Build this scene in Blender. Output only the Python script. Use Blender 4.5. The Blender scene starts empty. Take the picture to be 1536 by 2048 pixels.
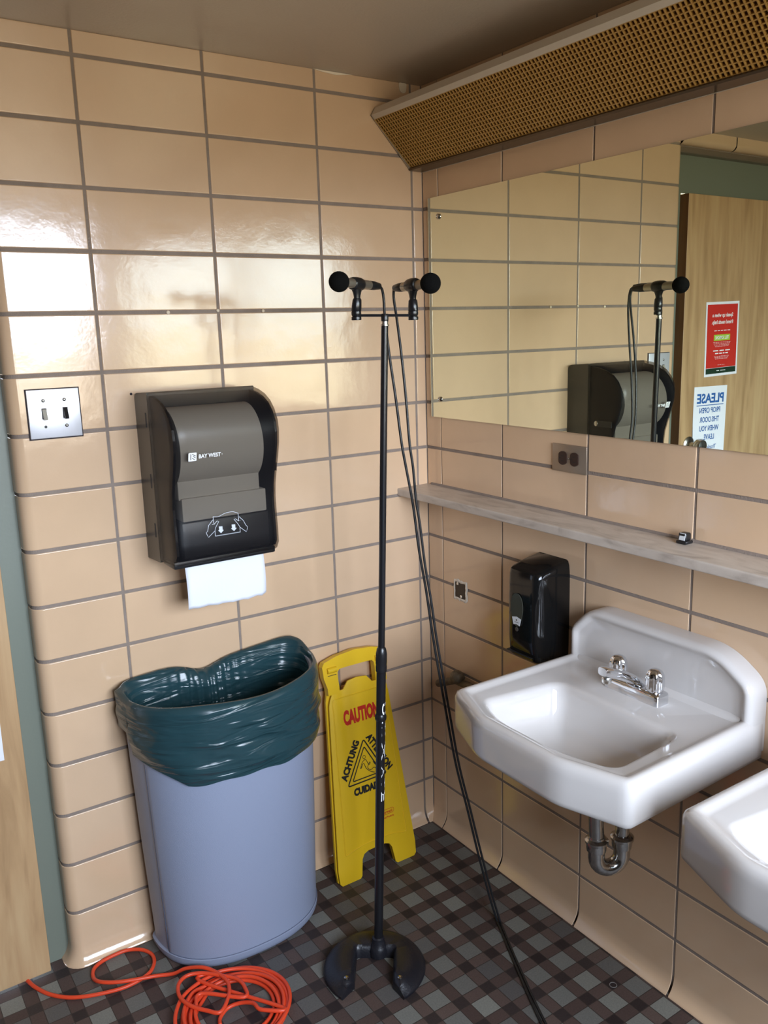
import bpy, bmesh, math, random
from mathutils import Vector, Matrix, noise
random.seed(7)
PI = math.pi
scene = bpy.context.scene
C = scene.collection

# ---------------------------------------------------------------- camera
cd = bpy.data.cameras.new('camera')
cam = bpy.data.objects.new('camera', cd)
C.objects.link(cam)
RT = (0.8247367, -0.5649005, -0.0263957)
DN = (-0.1390404, -0.1573098, -0.9777123)
FW = (0.5481579, 0.8100253, -0.2082832)
m = Matrix(((RT[0], -DN[0], -FW[0], -1.5204),
            (RT[1], -DN[1], -FW[1], -2.0645),
            (RT[2], -DN[2], -FW[2], 1.5796),
            (0, 0, 0, 1)))
cam.matrix_world = m
cd.sensor_fit = 'AUTO'
cd.sensor_width = 36
cd.lens = 1721.26 / 2048 * 36
cd.shift_x = -21.585 / 2048
cd.shift_y = -3.53 / 2048
cd.clip_start = 0.02
scene.camera = cam

# ---------------------------------------------------------------- light
SKY = 29.0          # overcast sky seen through the window
GROUND = 7.0        # hedges and ground below the horizon
w = bpy.data.worlds.new('world')
scene.world = w
w.use_nodes = True
_nt = w.node_tree
_tc = _nt.nodes.new('ShaderNodeTexCoord')
_sp = _nt.nodes.new('ShaderNodeSeparateXYZ')
_nt.links.new(_tc.outputs['Generated'], _sp.inputs[0])
_ns = _nt.nodes.new('ShaderNodeTexNoise')
_ns.inputs['Scale'].default_value = 9
_ns.inputs['Detail'].default_value = 4
_nt.links.new(_tc.outputs['Generated'], _ns.inputs['Vector'])
_ad = _nt.nodes.new('ShaderNodeMath')
_ad.operation = 'MULTIPLY_ADD'
_ad.inputs[1].default_value = 0.09
_ad.inputs[2].default_value = -0.045
_nt.links.new(_ns.outputs['Fac'], _ad.inputs[0])
_su = _nt.nodes.new('ShaderNodeMath')
_su.operation = 'ADD'
_nt.links.new(_sp.outputs[2], _su.inputs[0])
_nt.links.new(_ad.outputs[0], _su.inputs[1])
_mr = _nt.nodes.new('ShaderNodeMapRange')
_mr.inputs['From Min'].default_value = -0.01
_mr.inputs['From Max'].default_value = 0.03
_nt.links.new(_su.outputs[0], _mr.inputs['Value'])
_mx = _nt.nodes.new('ShaderNodeMix')
_mx.data_type = 'RGBA'
_mx.inputs[6].default_value = (1.05 * GROUND, 0.90 * GROUND, 0.70 * GROUND, 1)
_mx.inputs[7].default_value = (0.85 * SKY, 0.95 * SKY, 1.16 * SKY, 1)
_nt.links.new(_mr.outputs[0], _mx.inputs[0])
_nt.links.new(_mx.outputs[2], _nt.nodes['Background'].inputs[0])
_nt.nodes['Background'].inputs[1].default_value = 1.0
WX0, WX1, WZ0, WZ1 = -1.60, -0.10, 1.06, 2.14      # the window opening in the back wall
_pl = bpy.data.lights.new('window_daylight', 'AREA')
_pl.shape = 'RECTANGLE'
_pl.size = WX1 - WX0
_pl.size_y = WZ1 - WZ0
_pl.cycles.is_portal = True
_po = bpy.data.objects.new('window_daylight', _pl)
_po.location = ((WX0 + WX1) / 2, -3.06, (WZ0 + WZ1) / 2)
_po.rotation_euler = (PI / 2, 0, 0)
C.objects.link(_po)
scene.view_settings.view_transform = 'Standard'
scene.view_settings.look = 'None'
scene.view_settings.gamma = 1
scene.view_settings.exposure = 0.0
scene.view_settings.use_curve_mapping = False
scene.cycles.max_bounces = 14
scene.cycles.diffuse_bounces = 7
scene.cycles.glossy_bounces = 8
scene.cycles.transmission_bounces = 8
scene.cycles.transparent_max_bounces = 12
scene.cycles.sample_clamp_indirect = 6
scene.cycles.use_denoising = True


# ---------------------------------------------------------------- materials
def srgb(r, g, b):
    def f(c):
        c /= 255.0
        return c / 12.92 if c <= 0.04045 else ((c + 0.055) / 1.055) ** 2.4
    return (f(r), f(g), f(b), 1.0)


def mat(name, color, rough=0.5, metal=0.0, spec=0.5, bump=0.0, bscale=200.0, coat=0.0, var=0.0, vscale=6.0, detail=3.0):
    mm = bpy.data.materials.new(name)
    mm.use_nodes = True
    nt = mm.node_tree
    b = nt.nodes['Principled BSDF']
    b.inputs['Base Color'].default_value = color
    b.inputs['Roughness'].default_value = rough
    b.inputs['Metallic'].default_value = metal
    b.inputs['Specular IOR Level'].default_value = spec
    if coat:
        b.inputs['Coat Weight'].default_value = coat
        b.inputs['Coat Roughness'].default_value = 0.05
    tc = nt.nodes.new('ShaderNodeTexCoord')
    if bump:
        n = nt.nodes.new('ShaderNodeTexNoise')
        n.inputs['Scale'].default_value = bscale
        n.inputs['Detail'].default_value = detail
        nt.links.new(tc.outputs['Object'], n.inputs['Vector'])
        bp = nt.nodes.new('ShaderNodeBump')
        bp.inputs['Strength'].default_value = bump
        bp.inputs['Distance'].default_value = 0.002
        nt.links.new(n.outputs['Fac'], bp.inputs['Height'])
        nt.links.new(bp.outputs['Normal'], b.inputs['Normal'])
    if var:
        n = nt.nodes.new('ShaderNodeTexNoise')
        n.inputs['Scale'].default_value = vscale
        n.inputs['Detail'].default_value = 5
        nt.links.new(tc.outputs['Object'], n.inputs['Vector'])
        hs = nt.nodes.new('ShaderNodeHueSaturation')
        mr = nt.nodes.new('ShaderNodeMapRange')
        mr.inputs['From Min'].default_value = 0.25
        mr.inputs['From Max'].default_value = 0.75
        mr.inputs['To Min'].default_value = 1 - var
        mr.inputs['To Max'].default_value = 1 + var
        nt.links.new(n.outputs['Fac'], mr.inputs['Value'])
        nt.links.new(mr.outputs[0], hs.inputs['Value'])
        hs.inputs['Color'].default_value = color
        nt.links.new(hs.outputs[0], b.inputs['Base Color'])
    return mm


M = {}
M['grout'] = mat('grout', srgb(138, 124, 113), 0.9, bump=0.6, bscale=300, var=0.12, vscale=25)
M['porcelain'] = mat('porcelain', srgb(203, 198, 194), 0.09, spec=0.6)
M['chrome'] = mat('chrome', (0.75, 0.76, 0.78, 1), 0.07, 1.0)
M['old_chrome'] = mat('old_chrome', (0.50, 0.49, 0.47, 1), 0.16, 1.0, var=0.25, vscale=40)
M['corroded'] = mat('corroded', srgb(120, 108, 90), 0.6, 0.6, bump=0.8, bscale=150, var=0.4, vscale=50)
M['black_plastic'] = mat('black_plastic', (0.012, 0.012, 0.013, 1), 0.3)
M['black_paint'] = mat('black_paint', (0.010, 0.010, 0.012, 1), 0.28, spec=0.5)
M['gloss_black'] = mat('gloss_black', (0.006, 0.006, 0.006, 1), 0.09, spec=0.42)
M['rubber'] = mat('rubber', (0.012, 0.012, 0.013, 1), 0.45, bump=0.2, bscale=300)
M['cast_black'] = mat('cast_black', (0.012, 0.012, 0.016, 1), 0.36, bump=0.3, bscale=220)
M['foam'] = mat('foam', (0.006, 0.006, 0.006, 1), 0.95, spec=0.1, bump=0.5, bscale=900)
M['mic_metal'] = mat('mic_metal', (0.42, 0.38, 0.31, 1), 0.35, 0.8)
M['silver'] = mat('silver', (0.8, 0.8, 0.78, 1), 0.25, 1.0)
M['white_ink'] = mat('white_ink', srgb(240, 240, 240), 0.6)
M['pale_ink'] = mat('pale_ink', srgb(200, 205, 212), 0.5)
M['red_ink'] = mat('red_ink', srgb(200, 40, 25), 0.5)
M['black_ink'] = mat('black_ink', (0.012, 0.012, 0.012, 1), 0.5)
M['blue_ink'] = mat('blue_ink', srgb(40, 95, 165), 0.6)
M['green_ink'] = mat('green_ink', srgb(165, 200, 60), 0.6)
M['dark_green_ink'] = mat('dark_green_ink', srgb(20, 50, 30), 0.6)
M['poster_red'] = mat('poster_red', srgb(200, 45, 35), 0.5)
M['paper'] = mat('paper', srgb(232, 233, 240), 0.9, spec=0.2, bump=0.25, bscale=120)
M['yellow'] = mat('yellow_plastic', srgb(232, 188, 30), 0.42, bump=0.15, bscale=500)
M['can_grey'] = mat('can_grey', srgb(141, 149, 170), 0.48, bump=0.25, bscale=700)
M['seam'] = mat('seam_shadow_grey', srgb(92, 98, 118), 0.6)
M['orange'] = mat('orange_cord', srgb(225, 72, 38), 0.42)
M['jamb_green'] = mat('jamb_green', srgb(118, 124, 111), 0.42, bump=0.1, bscale=120)
M['ceiling'] = mat('ceiling_paint', srgb(192, 180, 164), 0.32, bump=0.25, bscale=160, var=0.04, vscale=3)
M['room_wall'] = mat('painted_wall', srgb(84, 78, 70), 0.5)
M['plate_steel'] = mat('plate_steel', (0.78, 0.79, 0.84, 1), 0.42, 0.55, var=0.05, vscale=25)
M['dark_gap'] = mat('dark_gap', srgb(45, 36, 38), 0.8)
M['outlet_plate'] = mat('outlet_plate', srgb(150, 136, 120), 0.35, 0.6)
M['brown_plastic'] = mat('brown_plastic', srgb(48, 28, 22), 0.35)
M['ivory'] = mat('ivory', srgb(170, 164, 150), 0.4)
M['plaster'] = mat('plaster', srgb(226, 216, 200), 0.95, bump=0.9, bscale=150)
M['box_metal'] = mat('box_metal', srgb(70, 62, 54), 0.5, 0.5, bump=0.5, bscale=80)
M['housing'] = mat('fixture_housing', srgb(205, 195, 180), 0.4)
M['housing_trim'] = mat('fixture_trim', (0.55, 0.52, 0.46, 1), 0.28, 0.8)
M['fixture_inside'] = mat('fixture_inside', srgb(110, 70, 34), 0.6)
M['rail'] = mat('fixture_rail', srgb(92, 78, 62), 0.3, 0.7)
M['tube_glass'] = mat('tube_glass', srgb(205, 190, 160), 0.2)
M['casing'] = mat('casing_plastic', srgb(70, 66, 60), 0.3)
M['roll_paper'] = mat('roll_paper', srgb(205, 200, 190), 0.9)
M['white_sticker'] = mat('white_sticker', srgb(205, 208, 210), 0.5)
M['soap_glass'] = mat('soap_glass', srgb(66, 66, 58), 0.06, spec=0.7)
M['putty'] = mat('putty', srgb(232, 218, 195), 0.7)
M['knob_steel'] = mat('knob_steel', (0.5, 0.49, 0.46, 1), 0.25, 1.0)
M['lead_grey'] = mat('dust_ring', srgb(125, 120, 115), 0.9)


def tile_material():
    mm = bpy.data.materials.new('glazed_tile')
    mm.use_nodes = True
    nt = mm.node_tree
    b = nt.nodes['Principled BSDF']
    L = nt.links.new
    at = nt.nodes.new('ShaderNodeVertexColor')
    at.layer_name = 'tint'
    tc = nt.nodes.new('ShaderNodeTexCoord')
    n = nt.nodes.new('ShaderNodeTexNoise')
    n.inputs['Scale'].default_value = 9
    n.inputs['Detail'].default_value = 6
    L(tc.outputs['Object'], n.inputs['Vector'])
    mx = nt.nodes.new('ShaderNodeMix')
    mx.data_type = 'RGBA'
    mx.blend_type = 'MULTIPLY'
    mx.inputs[0].default_value = 1.0
    L(at.outputs['Color'], mx.inputs[6])
    cr = nt.nodes.new('ShaderNodeValToRGB')
    cr.color_ramp.elements[0].position = 0.3
    cr.color_ramp.elements[0].color = (0.95, 0.95, 0.95, 1)
    cr.color_ramp.elements[1].position = 0.7
    cr.color_ramp.elements[1].color = (1, 1, 1, 1)
    L(n.outputs['Fac'], cr.inputs[0])
    L(cr.outputs[0], mx.inputs[7])
    L(mx.outputs[2], b.inputs['Base Color'])
    b.inputs['Roughness'].default_value = 0.13
    b.inputs['Specular IOR Level'].default_value = 1.0
    n2 = nt.nodes.new('ShaderNodeTexNoise')
    n2.inputs['Scale'].default_value = 14
    n2.inputs['Detail'].default_value = 1.5
    L(tc.outputs['Object'], n2.inputs['Vector'])
    n3 = nt.nodes.new('ShaderNodeTexNoise')
    n3.inputs['Scale'].default_value = 110
    n3.inputs['Detail'].default_value = 2
    L(tc.outputs['Object'], n3.inputs['Vector'])
    b1 = nt.nodes.new('ShaderNodeBump')
    b1.inputs['Strength'].default_value = 0.30
    b1.inputs['Distance'].default_value = 0.0022
    L(n2.outputs['Fac'], b1.inputs['Height'])
    b2 = nt.nodes.new('ShaderNodeBump')
    b2.inputs['Strength'].default_value = 0.25
    b2.inputs['Distance'].default_value = 0.00045
    L(n3.outputs['Fac'], b2.inputs['Height'])
    L(b1.outputs['Normal'], b2.inputs['Normal'])
    L(b2.outputs['Normal'], b.inputs['Normal'])
    return mm


M['tile'] = tile_material()


def floor_material():
    mm = bpy.data.materials.new('mosaic_floor')
    mm.use_nodes = True
    nt = mm.node_tree
    b = nt.nodes['Principled BSDF']
    L = nt.links.new
    P = 0.0838

    def math_(op, a, bb=None, c=None):
        nd = nt.nodes.new('ShaderNodeMath')
        nd.operation = op
        for i, v in enumerate((a, bb, c)):
            if v is None:
                continue
            if isinstance(v, (int, float)):
                nd.inputs[i].default_value = v
            else:
                L(v, nd.inputs[i])
        return nd.outputs[0]
    geo = nt.nodes.new('ShaderNodeNewGeometry')
    sep = nt.nodes.new('ShaderNodeSeparateXYZ')
    L(geo.outputs['Position'], sep.inputs[0])
    # small dark squares are centred on these lines
    u = math_('DIVIDE', math_('ADD', sep.outputs[0], 0.0935 + P * 60 + P / 2), P)
    v = math_('DIVIDE', math_('ADD', sep.outputs[1], 0.0903 + P * 60 + P / 2), P)
    fu = math_('FRACT', u)
    fv = math_('FRACT', v)
    du = math_('ABSOLUTE', math_('SUBTRACT', fu, 0.5))
    dv = math_('ABSOLUTE', math_('SUBTRACT', fv, 0.5))
    s = 0.0160 / P
    inu = math_('LESS_THAN', du, s)
    inv = math_('LESS_THAN', dv, s)
    both = math_('MULTIPLY', inu, inv)
    either = math_('MAXIMUM', inu, inv)
    g = 0.0010 / P
    gu = math_('LESS_THAN', math_('ABSOLUTE', math_('SUBTRACT', du, s)), g)
    gv = math_('LESS_THAN', math_('ABSOLUTE', math_('SUBTRACT', dv, s)), g)
    grout = math_('MAXIMUM', gu, gv)
    # an id per tile: 2 x cell + in-strip
    iu = math_('ADD', math_('MULTIPLY', math_('FLOOR', math_('ADD', u, math_('MULTIPLY', math_('SUBTRACT', 1.0, inu), 0.5))), 2.0), inu)
    iv = math_('ADD', math_('MULTIPLY', math_('FLOOR', math_('ADD', v, math_('MULTIPLY', math_('SUBTRACT', 1.0, inv), 0.5))), 2.0), inv)
    cmb = nt.nodes.new('ShaderNodeCombineXYZ')
    L(iu, cmb.inputs[0])
    L(iv, cmb.inputs[1])
    wn = nt.nodes.new('ShaderNodeTexWhiteNoise')
    wn.noise_dimensions = '3D'
    L(cmb.outputs[0], wn.inputs['Vector'])

    def ramp(cols):
        r = nt.nodes.new('ShaderNodeValToRGB')
        r.color_ramp.interpolation = 'LINEAR'
        e = r.color_ramp.elements
        e[0].position, e[0].color = cols[0]
        e[1].position, e[1].color = cols[-1]
        for p_, c_ in cols[1:-1]:
            ne = e.new(p_)
            ne.color = c_
        L(wn.outputs['Value'], r.inputs[0])
        return r.outputs[0]
    big = ramp([(0.0, srgb(86, 83, 81)), (0.35, srgb(98, 96, 92)), (0.7, srgb(112, 112, 106)), (1.0, srgb(126, 126, 118))])
    brown = ramp([(0.0, srgb(72, 58, 54)), (0.5, srgb(82, 67, 62)), (1.0, srgb(92, 77, 71))])
    dark = ramp([(0.0, srgb(42, 34, 34)), (1.0, srgb(54, 46, 45))])

    def mix(fac, a, bb):
        x = nt.nodes.new('ShaderNodeMix')
        x.data_type = 'RGBA'
        L(fac, x.inputs[0])
        for k, vv in ((6, a), (7, bb)):
            if isinstance(vv, tuple):
                x.inputs[k].default_value = vv
            else:
                L(vv, x.inputs[k])
        return x.outputs[2]
    col = mix(either, big, brown)
    col = mix(both, col, dark)
    col = mix(grout, col, srgb(56, 48, 44))
    ns = nt.nodes.new('ShaderNodeTexNoise')
    ns.inputs['Scale'].default_value = 260
    ns.inputs['Detail'].default_value = 4
    L(geo.outputs['Position'], ns.inputs['Vector'])
    mr = nt.nodes.new('ShaderNodeMapRange')
    mr.inputs['From Min'].default_value = 0.3
    mr.inputs['From Max'].default_value = 0.7
    mr.inputs['To Min'].default_value = 0.88
    mr.inputs['To Max'].default_value = 1.12
    L(ns.outputs['Fac'], mr.inputs['Value'])
    hs = nt.nodes.new('ShaderNodeHueSaturation')
    L(mr.outputs[0], hs.inputs['Value'])
    L(col, hs.inputs['Color'])
    L(hs.outputs[0], b.inputs['Base Color'])
    b.inputs['Roughness'].default_value = 0.55
    b.inputs['Specular IOR Level'].default_value = 0.35
    bp = nt.nodes.new('ShaderNodeBump')
    bp.inputs['Strength'].default_value = 0.5
    bp.inputs['Distance'].default_value = 0.0015
    L(math_('ADD', math_('SUBTRACT', 1.0, grout), math_('MULTIPLY', ns.outputs['Fac'], 0.3)), bp.inputs['Height'])
    L(bp.outputs['Normal'], b.inputs['Normal'])
    return mm


M['floor'] = floor_material()


def wood_material(name, c1, c2, c3):
    mm = bpy.data.materials.new(name)
    mm.use_nodes = True
    nt = mm.node_tree
    b = nt.nodes['Principled BSDF']
    L = nt.links.new
    tc = nt.nodes.new('ShaderNodeTexCoord')
    mp = nt.nodes.new('ShaderNodeMapping')
    mp.inputs['Scale'].default_value = (9, 9, 0.9)
    L(tc.outputs['Object'], mp.inputs[0])
    n = nt.nodes.new('ShaderNodeTexNoise')
    n.inputs['Scale'].default_value = 3
    n.inputs['Detail'].default_value = 8
    n.inputs['Distortion'].default_value = 0.6
    L(mp.outputs[0], n.inputs['Vector'])
    r = nt.nodes.new('ShaderNodeValToRGB')
    e = r.color_ramp.elements
    e[0].position, e[0].color = 0.3, c1
    e[1].position, e[1].color = 0.75, c3
    k = e.new(0.5)
    k.color = c2
    L(n.outputs['Fac'], r.inputs[0])
    L(r.outputs[0], b.inputs['Base Color'])
    b.inputs['Roughness'].default_value = 0.38
    return mm


M['wood'] = wood_material('door_birch', srgb(164, 130, 92), srgb(186, 151, 110), srgb(200, 168, 126))
M['wood_edge'] = wood_material('door_edge_wood', srgb(96, 60, 32), srgb(112, 72, 38), srgb(126, 84, 48))


def marble_material():
    mm = bpy.data.materials.new('marble')
    mm.use_nodes = True
    nt = mm.node_tree
    b = nt.nodes['Principled BSDF']
    L = nt.links.new
    tc = nt.nodes.new('ShaderNodeTexCoord')
    mp = nt.nodes.new('ShaderNodeMapping')
    mp.inputs['Rotation'].default_value = (0, 0, 0.5)
    mp.inputs['Scale'].default_value = (5, 1.4, 4)
    L(tc.outputs['Object'], mp.inputs[0])
    n = nt.nodes.new('ShaderNodeTexNoise')
    n.inputs['Scale'].default_value = 6
    n.inputs['Detail'].default_value = 9
    n.inputs['Distortion'].default_value = 1.2
    L(mp.outputs[0], n.inputs['Vector'])
    r = nt.nodes.new('ShaderNodeValToRGB')
    e = r.color_ramp.elements
    e[0].position, e[0].color = 0.3, srgb(166, 153, 141)
    e[1].position, e[1].color = 0.7, srgb(203, 191, 178)
    k = e.new(0.47)
    k.color = srgb(190, 177, 164)
    L(n.outputs['Fac'], r.inputs[0])
    L(r.outputs[0], b.inputs['Base Color'])
    b.inputs['Roughness'].default_value = 0.4
    return mm


M['marble'] = marble_material()


def mirror_material():
    mm = bpy.data.materials.new('mirror_glass')
    mm.use_nodes = True
    b = mm.node_tree.nodes['Principled BSDF']
    b.inputs['Base Color'].default_value = (0.89, 0.95, 0.81, 1)
    b.inputs['Metallic'].default_value = 1
    b.inputs['Roughness'].default_value = 0.0
    return mm


M['mirror'] = mirror_material()
M['mirror_edge'] = mat('mirror_edge', srgb(120, 140, 120), 0.2)


def smoky_material():
    mm = bpy.data.materials.new('smoky_plastic')
    mm.use_nodes = True
    nt = mm.node_tree
    b = nt.nodes['Principled BSDF']
    b.inputs['Base Color'].default_value = (0.012, 0.012, 0.015, 1)
    b.inputs['Roughness'].default_value = 0.33
    t = nt.nodes.new('ShaderNodeBsdfTransparent')
    t.inputs[0].default_value = (0.86, 0.82, 0.77, 1)
    mx = nt.nodes.new('ShaderNodeMixShader')
    mx.inputs[0].default_value = 0.56
    nt.links.new(b.outputs[0], mx.inputs[1])
    nt.links.new(t.outputs[0], mx.inputs[2])
    nt.links.new(mx.outputs[0], nt.nodes['Material Output'].inputs[0])
    return mm


M['smoky'] = smoky_material()


def bag_material():
    mm = bpy.data.materials.new('bin_liner')
    mm.use_nodes = True
    nt = mm.node_tree
    b = nt.nodes['Principled BSDF']
    L = nt.links.new
    b.inputs['Base Color'].default_value = srgb(36, 64, 70)
    b.inputs['Roughness'].default_value = 0.24
    b.inputs['Specular IOR Level'].default_value = 0.55
    tc = nt.nodes.new('ShaderNodeTexCoord')
    mp = nt.nodes.new('ShaderNodeMapping')
    mp.inputs['Scale'].default_value = (0.7, 0.7, 4.0)
    mp.inputs['Rotation'].default_value = (0, 0.3, 0)
    L(tc.outputs['Object'], mp.inputs[0])
    n = nt.nodes.new('ShaderNodeTexNoise')
    n.inputs['Scale'].default_value = 8
    n.inputs['Detail'].default_value = 2
    n.inputs['Distortion'].default_value = 1.0
    L(mp.outputs[0], n.inputs['Vector'])
    bp = nt.nodes.new('ShaderNodeBump')
    bp.inputs['Strength'].default_value = 0.9
    bp.inputs['Distance'].default_value = 0.012
    L(n.outputs['Fac'], bp.inputs['Height'])
    L(bp.outputs['Normal'], b.inputs['Normal'])
    return mm


M['bag'] = bag_material()


def louver_material():
    mm = mat('amber_louver', srgb(178, 138, 72), 0.4)
    b = mm.node_tree.nodes['Principled BSDF']
    b.inputs['Subsurface Weight'].default_value = 0.0
    return mm


M['louver'] = louver_material()


def pane_material():
    mm = bpy.data.materials.new('window_glass')
    mm.use_nodes = True
    nt = mm.node_tree
    t = nt.nodes.new('ShaderNodeBsdfTransparent')
    t.inputs[0].default_value = (0.96, 0.97, 0.96, 1)
    g = nt.nodes.new('ShaderNodeBsdfGlossy')
    g.inputs['Roughness'].default_value = 0.02
    fr = nt.nodes.new('ShaderNodeFresnel')
    fr.inputs[0].default_value = 1.2
    mx = nt.nodes.new('ShaderNodeMixShader')
    nt.links.new(fr.outputs[0], mx.inputs[0])
    nt.links.new(t.outputs[0], mx.inputs[1])
    nt.links.new(g.outputs[0], mx.inputs[2])
    nt.links.new(mx.outputs[0], nt.nodes['Material Output'].inputs[0])
    return mm


M['pane'] = pane_material()


# ---------------------------------------------------------------- helpers
def obj(name, bm, m_, parent=None, smooth=False, mats=None):
    me = bpy.data.meshes.new(name)
    bm.normal_update()
    bm.to_mesh(me)
    bm.free()
    for x in (mats or [m_]):
        me.materials.append(x)
    if smooth is True:
        for p in me.polygons:
            p.use_smooth = True
    elif smooth:
        for p in me.polygons:
            p.use_smooth = True
        me.set_sharp_from_angle(angle=math.radians(smooth))
    o = bpy.data.objects.new(name, me)
    C.objects.link(o)
    if parent is not None:
        o.parent = parent
        o.matrix_parent_inverse = parent.matrix_basis.inverted()
    return o


def tag(o, label, cat, group=None):
    o['label'] = label
    o['category'] = cat
    if group:
        o['group'] = group
    return o


def thing(name, label, cat, loc=(0, 0, 0), group=None):
    o = bpy.data.objects.new(name, None)
    o.empty_display_size = 0.05
    o.location = loc
    C.objects.link(o)
    return tag(o, label, cat, group)


def struct(o):
    o['kind'] = 'structure'
    return o


def box(bm, x0, x1, y0, y1, z0, z1, bev=0.0, seg=2, mi=0):
    r = bmesh.ops.create_cube(bm, size=1)
    vs = r['verts']
    sx, sy, sz = x1 - x0, y1 - y0, z1 - z0
    for v in vs:
        v.co = Vector(((x0 + x1) / 2 + v.co.x * sx, (y0 + y1) / 2 + v.co.y * sy, (z0 + z1) / 2 + v.co.z * sz))
    if bev:
        es = list({e for v in vs for e in v.link_edges})
        r2 = bmesh.ops.bevel(bm, geom=es, offset=bev, segments=seg, profile=0.5, affect='EDGES')
        vs = r2['verts']
    if mi:
        for v in vs:
            for f in v.link_faces:
                f.material_index = mi
    return vs


def loft(bm, rings, closed=True, cap0=False, cap1=False, mi=0):
    R = [[bm.verts.new(Vector(p)) for p in ring] for ring in rings]
    n = len(R[0])
    for i in range(len(R) - 1):
        for j in range(n if closed else n - 1):
            k = (j + 1) % n
            try:
                f = bm.faces.new((R[i][j], R[i][k], R[i + 1][k], R[i + 1][j]))
                f.material_index = mi
            except ValueError:
                pass
    if cap0:
        f = bm.faces.new(list(reversed(R[0])))
        f.material_index = mi
    if cap1:
        f = bm.faces.new(R[-1])
        f.material_index = mi
    return R


def lathe(bm, prof, origin=(0, 0, 0), axis=(0, 0, 1), n=32, cap=True, rfun=None):
    """prof: (radius, height along axis)"""
    a = Vector(axis).normalized()
    t = Vector((1, 0, 0)) if abs(a.x) < 0.9 else Vector((0, 1, 0))
    u = a.cross(t).normalized()
    v = a.cross(u)
    o = Vector(origin)
    rings = []
    for r, h in prof:
        ring = []
        for i in range(n):
            th = 2 * PI * i / n
            rr = r * (rfun(th, h) if rfun else 1)
            ring.append(o + a * h + (u * math.cos(th) + v * math.sin(th)) * rr)
        rings.append(ring)
    loft(bm, rings, True, cap, cap)


def smooth_path(pts, n=8):
    """Catmull-Rom through the points"""
    P = [Vector(p) for p in pts]
    out = []
    for i in range(len(P) - 1):
        p0 = P[i - 1] if i > 0 else P[i] * 2 - P[i + 1]
        p1, p2 = P[i], P[i + 1]
        p3 = P[i + 2] if i + 2 < len(P) else P[i + 1] * 2 - P[i]
        for k in range(n):
            t = k / n
            out.append(0.5 * ((2 * p1) + (p2 - p0) * t + (2 * p0 - 5 * p1 + 4 * p2 - p3) * t * t + (3 * p1 - p0 - 3 * p2 + p3) * t ** 3))
    out.append(P[-1])
    return out


def sweep(bm, pts, r, n=10, cap=True, closed=False):
    P = [Vector(p) for p in pts]
    N = len(P)
    rad = r if callable(r) else (lambda i, N_: r)
    prev = None
    rings = []
    for i in range(N):
        if closed:
            d = (P[(i + 1) % N] - P[i - 1])
        else:
            d = P[min(i + 1, N - 1)] - P[max(i - 1, 0)]
        if d.length < 1e-9:
            d = Vector((0, 0, 1))
        d.normalize()
        if prev is None:
            t = Vector((0, 0, 1)) if abs(d.z) < 0.9 else Vector((1, 0, 0))
            u = d.cross(t).normalized()
        else:
            u = prev - d * prev.dot(d)
            u.normalize()
        prev = u
        v = d.cross(u)
        rr = rad(i, N)
        rings.append([P[i] + (u * math.cos(2 * PI * k / n) + v * math.sin(2 * PI * k / n)) * rr for k in range(n)])
    if closed:
        rings.append(rings[0])
        loft(bm, rings, True)
    else:
        loft(bm, rings, True, cap, cap)


def prism(bm, poly, fn, d0, d1, mi=0):
    """poly of 2D points, fn(u, v, d) -> 3D point"""
    a = [bm.verts.new(fn(u, v, d0)) for u, v in poly]
    b = [bm.verts.new(fn(u, v, d1)) for u, v in poly]
    n = len(poly)
    for i in range(n):
        j = (i + 1) % n
        bm.faces.new((a[i], a[j], b[j], b[i])).material_index = mi
    bm.faces.new(list(reversed(a))).material_index = mi
    bm.faces.new(b).material_index = mi
    return a, b


def rounded(poly, r, seg=5):
    """round every corner of a 2D polygon; r may be a list"""
    out = []
    n = len(poly)
    for i in range(n):
        p = Vector(poly[i]).to_2d()
        a = Vector(poly[i - 1]).to_2d() - p
        b = Vector(poly[(i + 1) % n]).to_2d() - p
        rr = r[i] if isinstance(r, (list, tuple)) else r
        rr = min(rr, a.length * 0.48, b.length * 0.48)
        if rr <= 1e-6:
            out.append((p.x, p.y))
            continue
        s = p + a.normalized() * rr
        e = p + b.normalized() * rr
        for k in range(seg + 1):
            t = k / seg
            q = s * (1 - t) ** 2 + p * 2 * t * (1 - t) + e * t * t
            out.append((q.x, q.y))
    return out


def ray_ring(poly, c, n, off=0.0):
    """sample a closed 2D polygon at n angles about c, then move it inwards by off"""
    pts = []
    m_ = len(poly)
    for k in range(n):
        a = 2 * PI * k / n
        d = Vector((math.cos(a), math.sin(a)))
        best = None
        for i in range(m_):
            p = Vector(poly[i]) - Vector(c)
            q = Vector(poly[(i + 1) % m_]) - Vector(c)
            e = q - p
            den = d.x * e.y - d.y * e.x
            if abs(den) < 1e-12:
                continue
            t = (p.x * e.y - p.y * e.x) / den
            s = (p.x * d.y - p.y * d.x) / den
            if t > 0 and -1e-6 <= s <= 1 + 1e-6:
                best = t if best is None else min(best, t)
        pts.append(Vector(c) + d * best)
    if off:
        res = []
        for k in range(n):
            t = (pts[(k + 2) % n] - pts[k - 2]).normalized()
            nrm = Vector((-t.y, t.x))
            res.append(pts[k] + nrm * off)
        pts = res
    return pts


_fcache = {}


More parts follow.
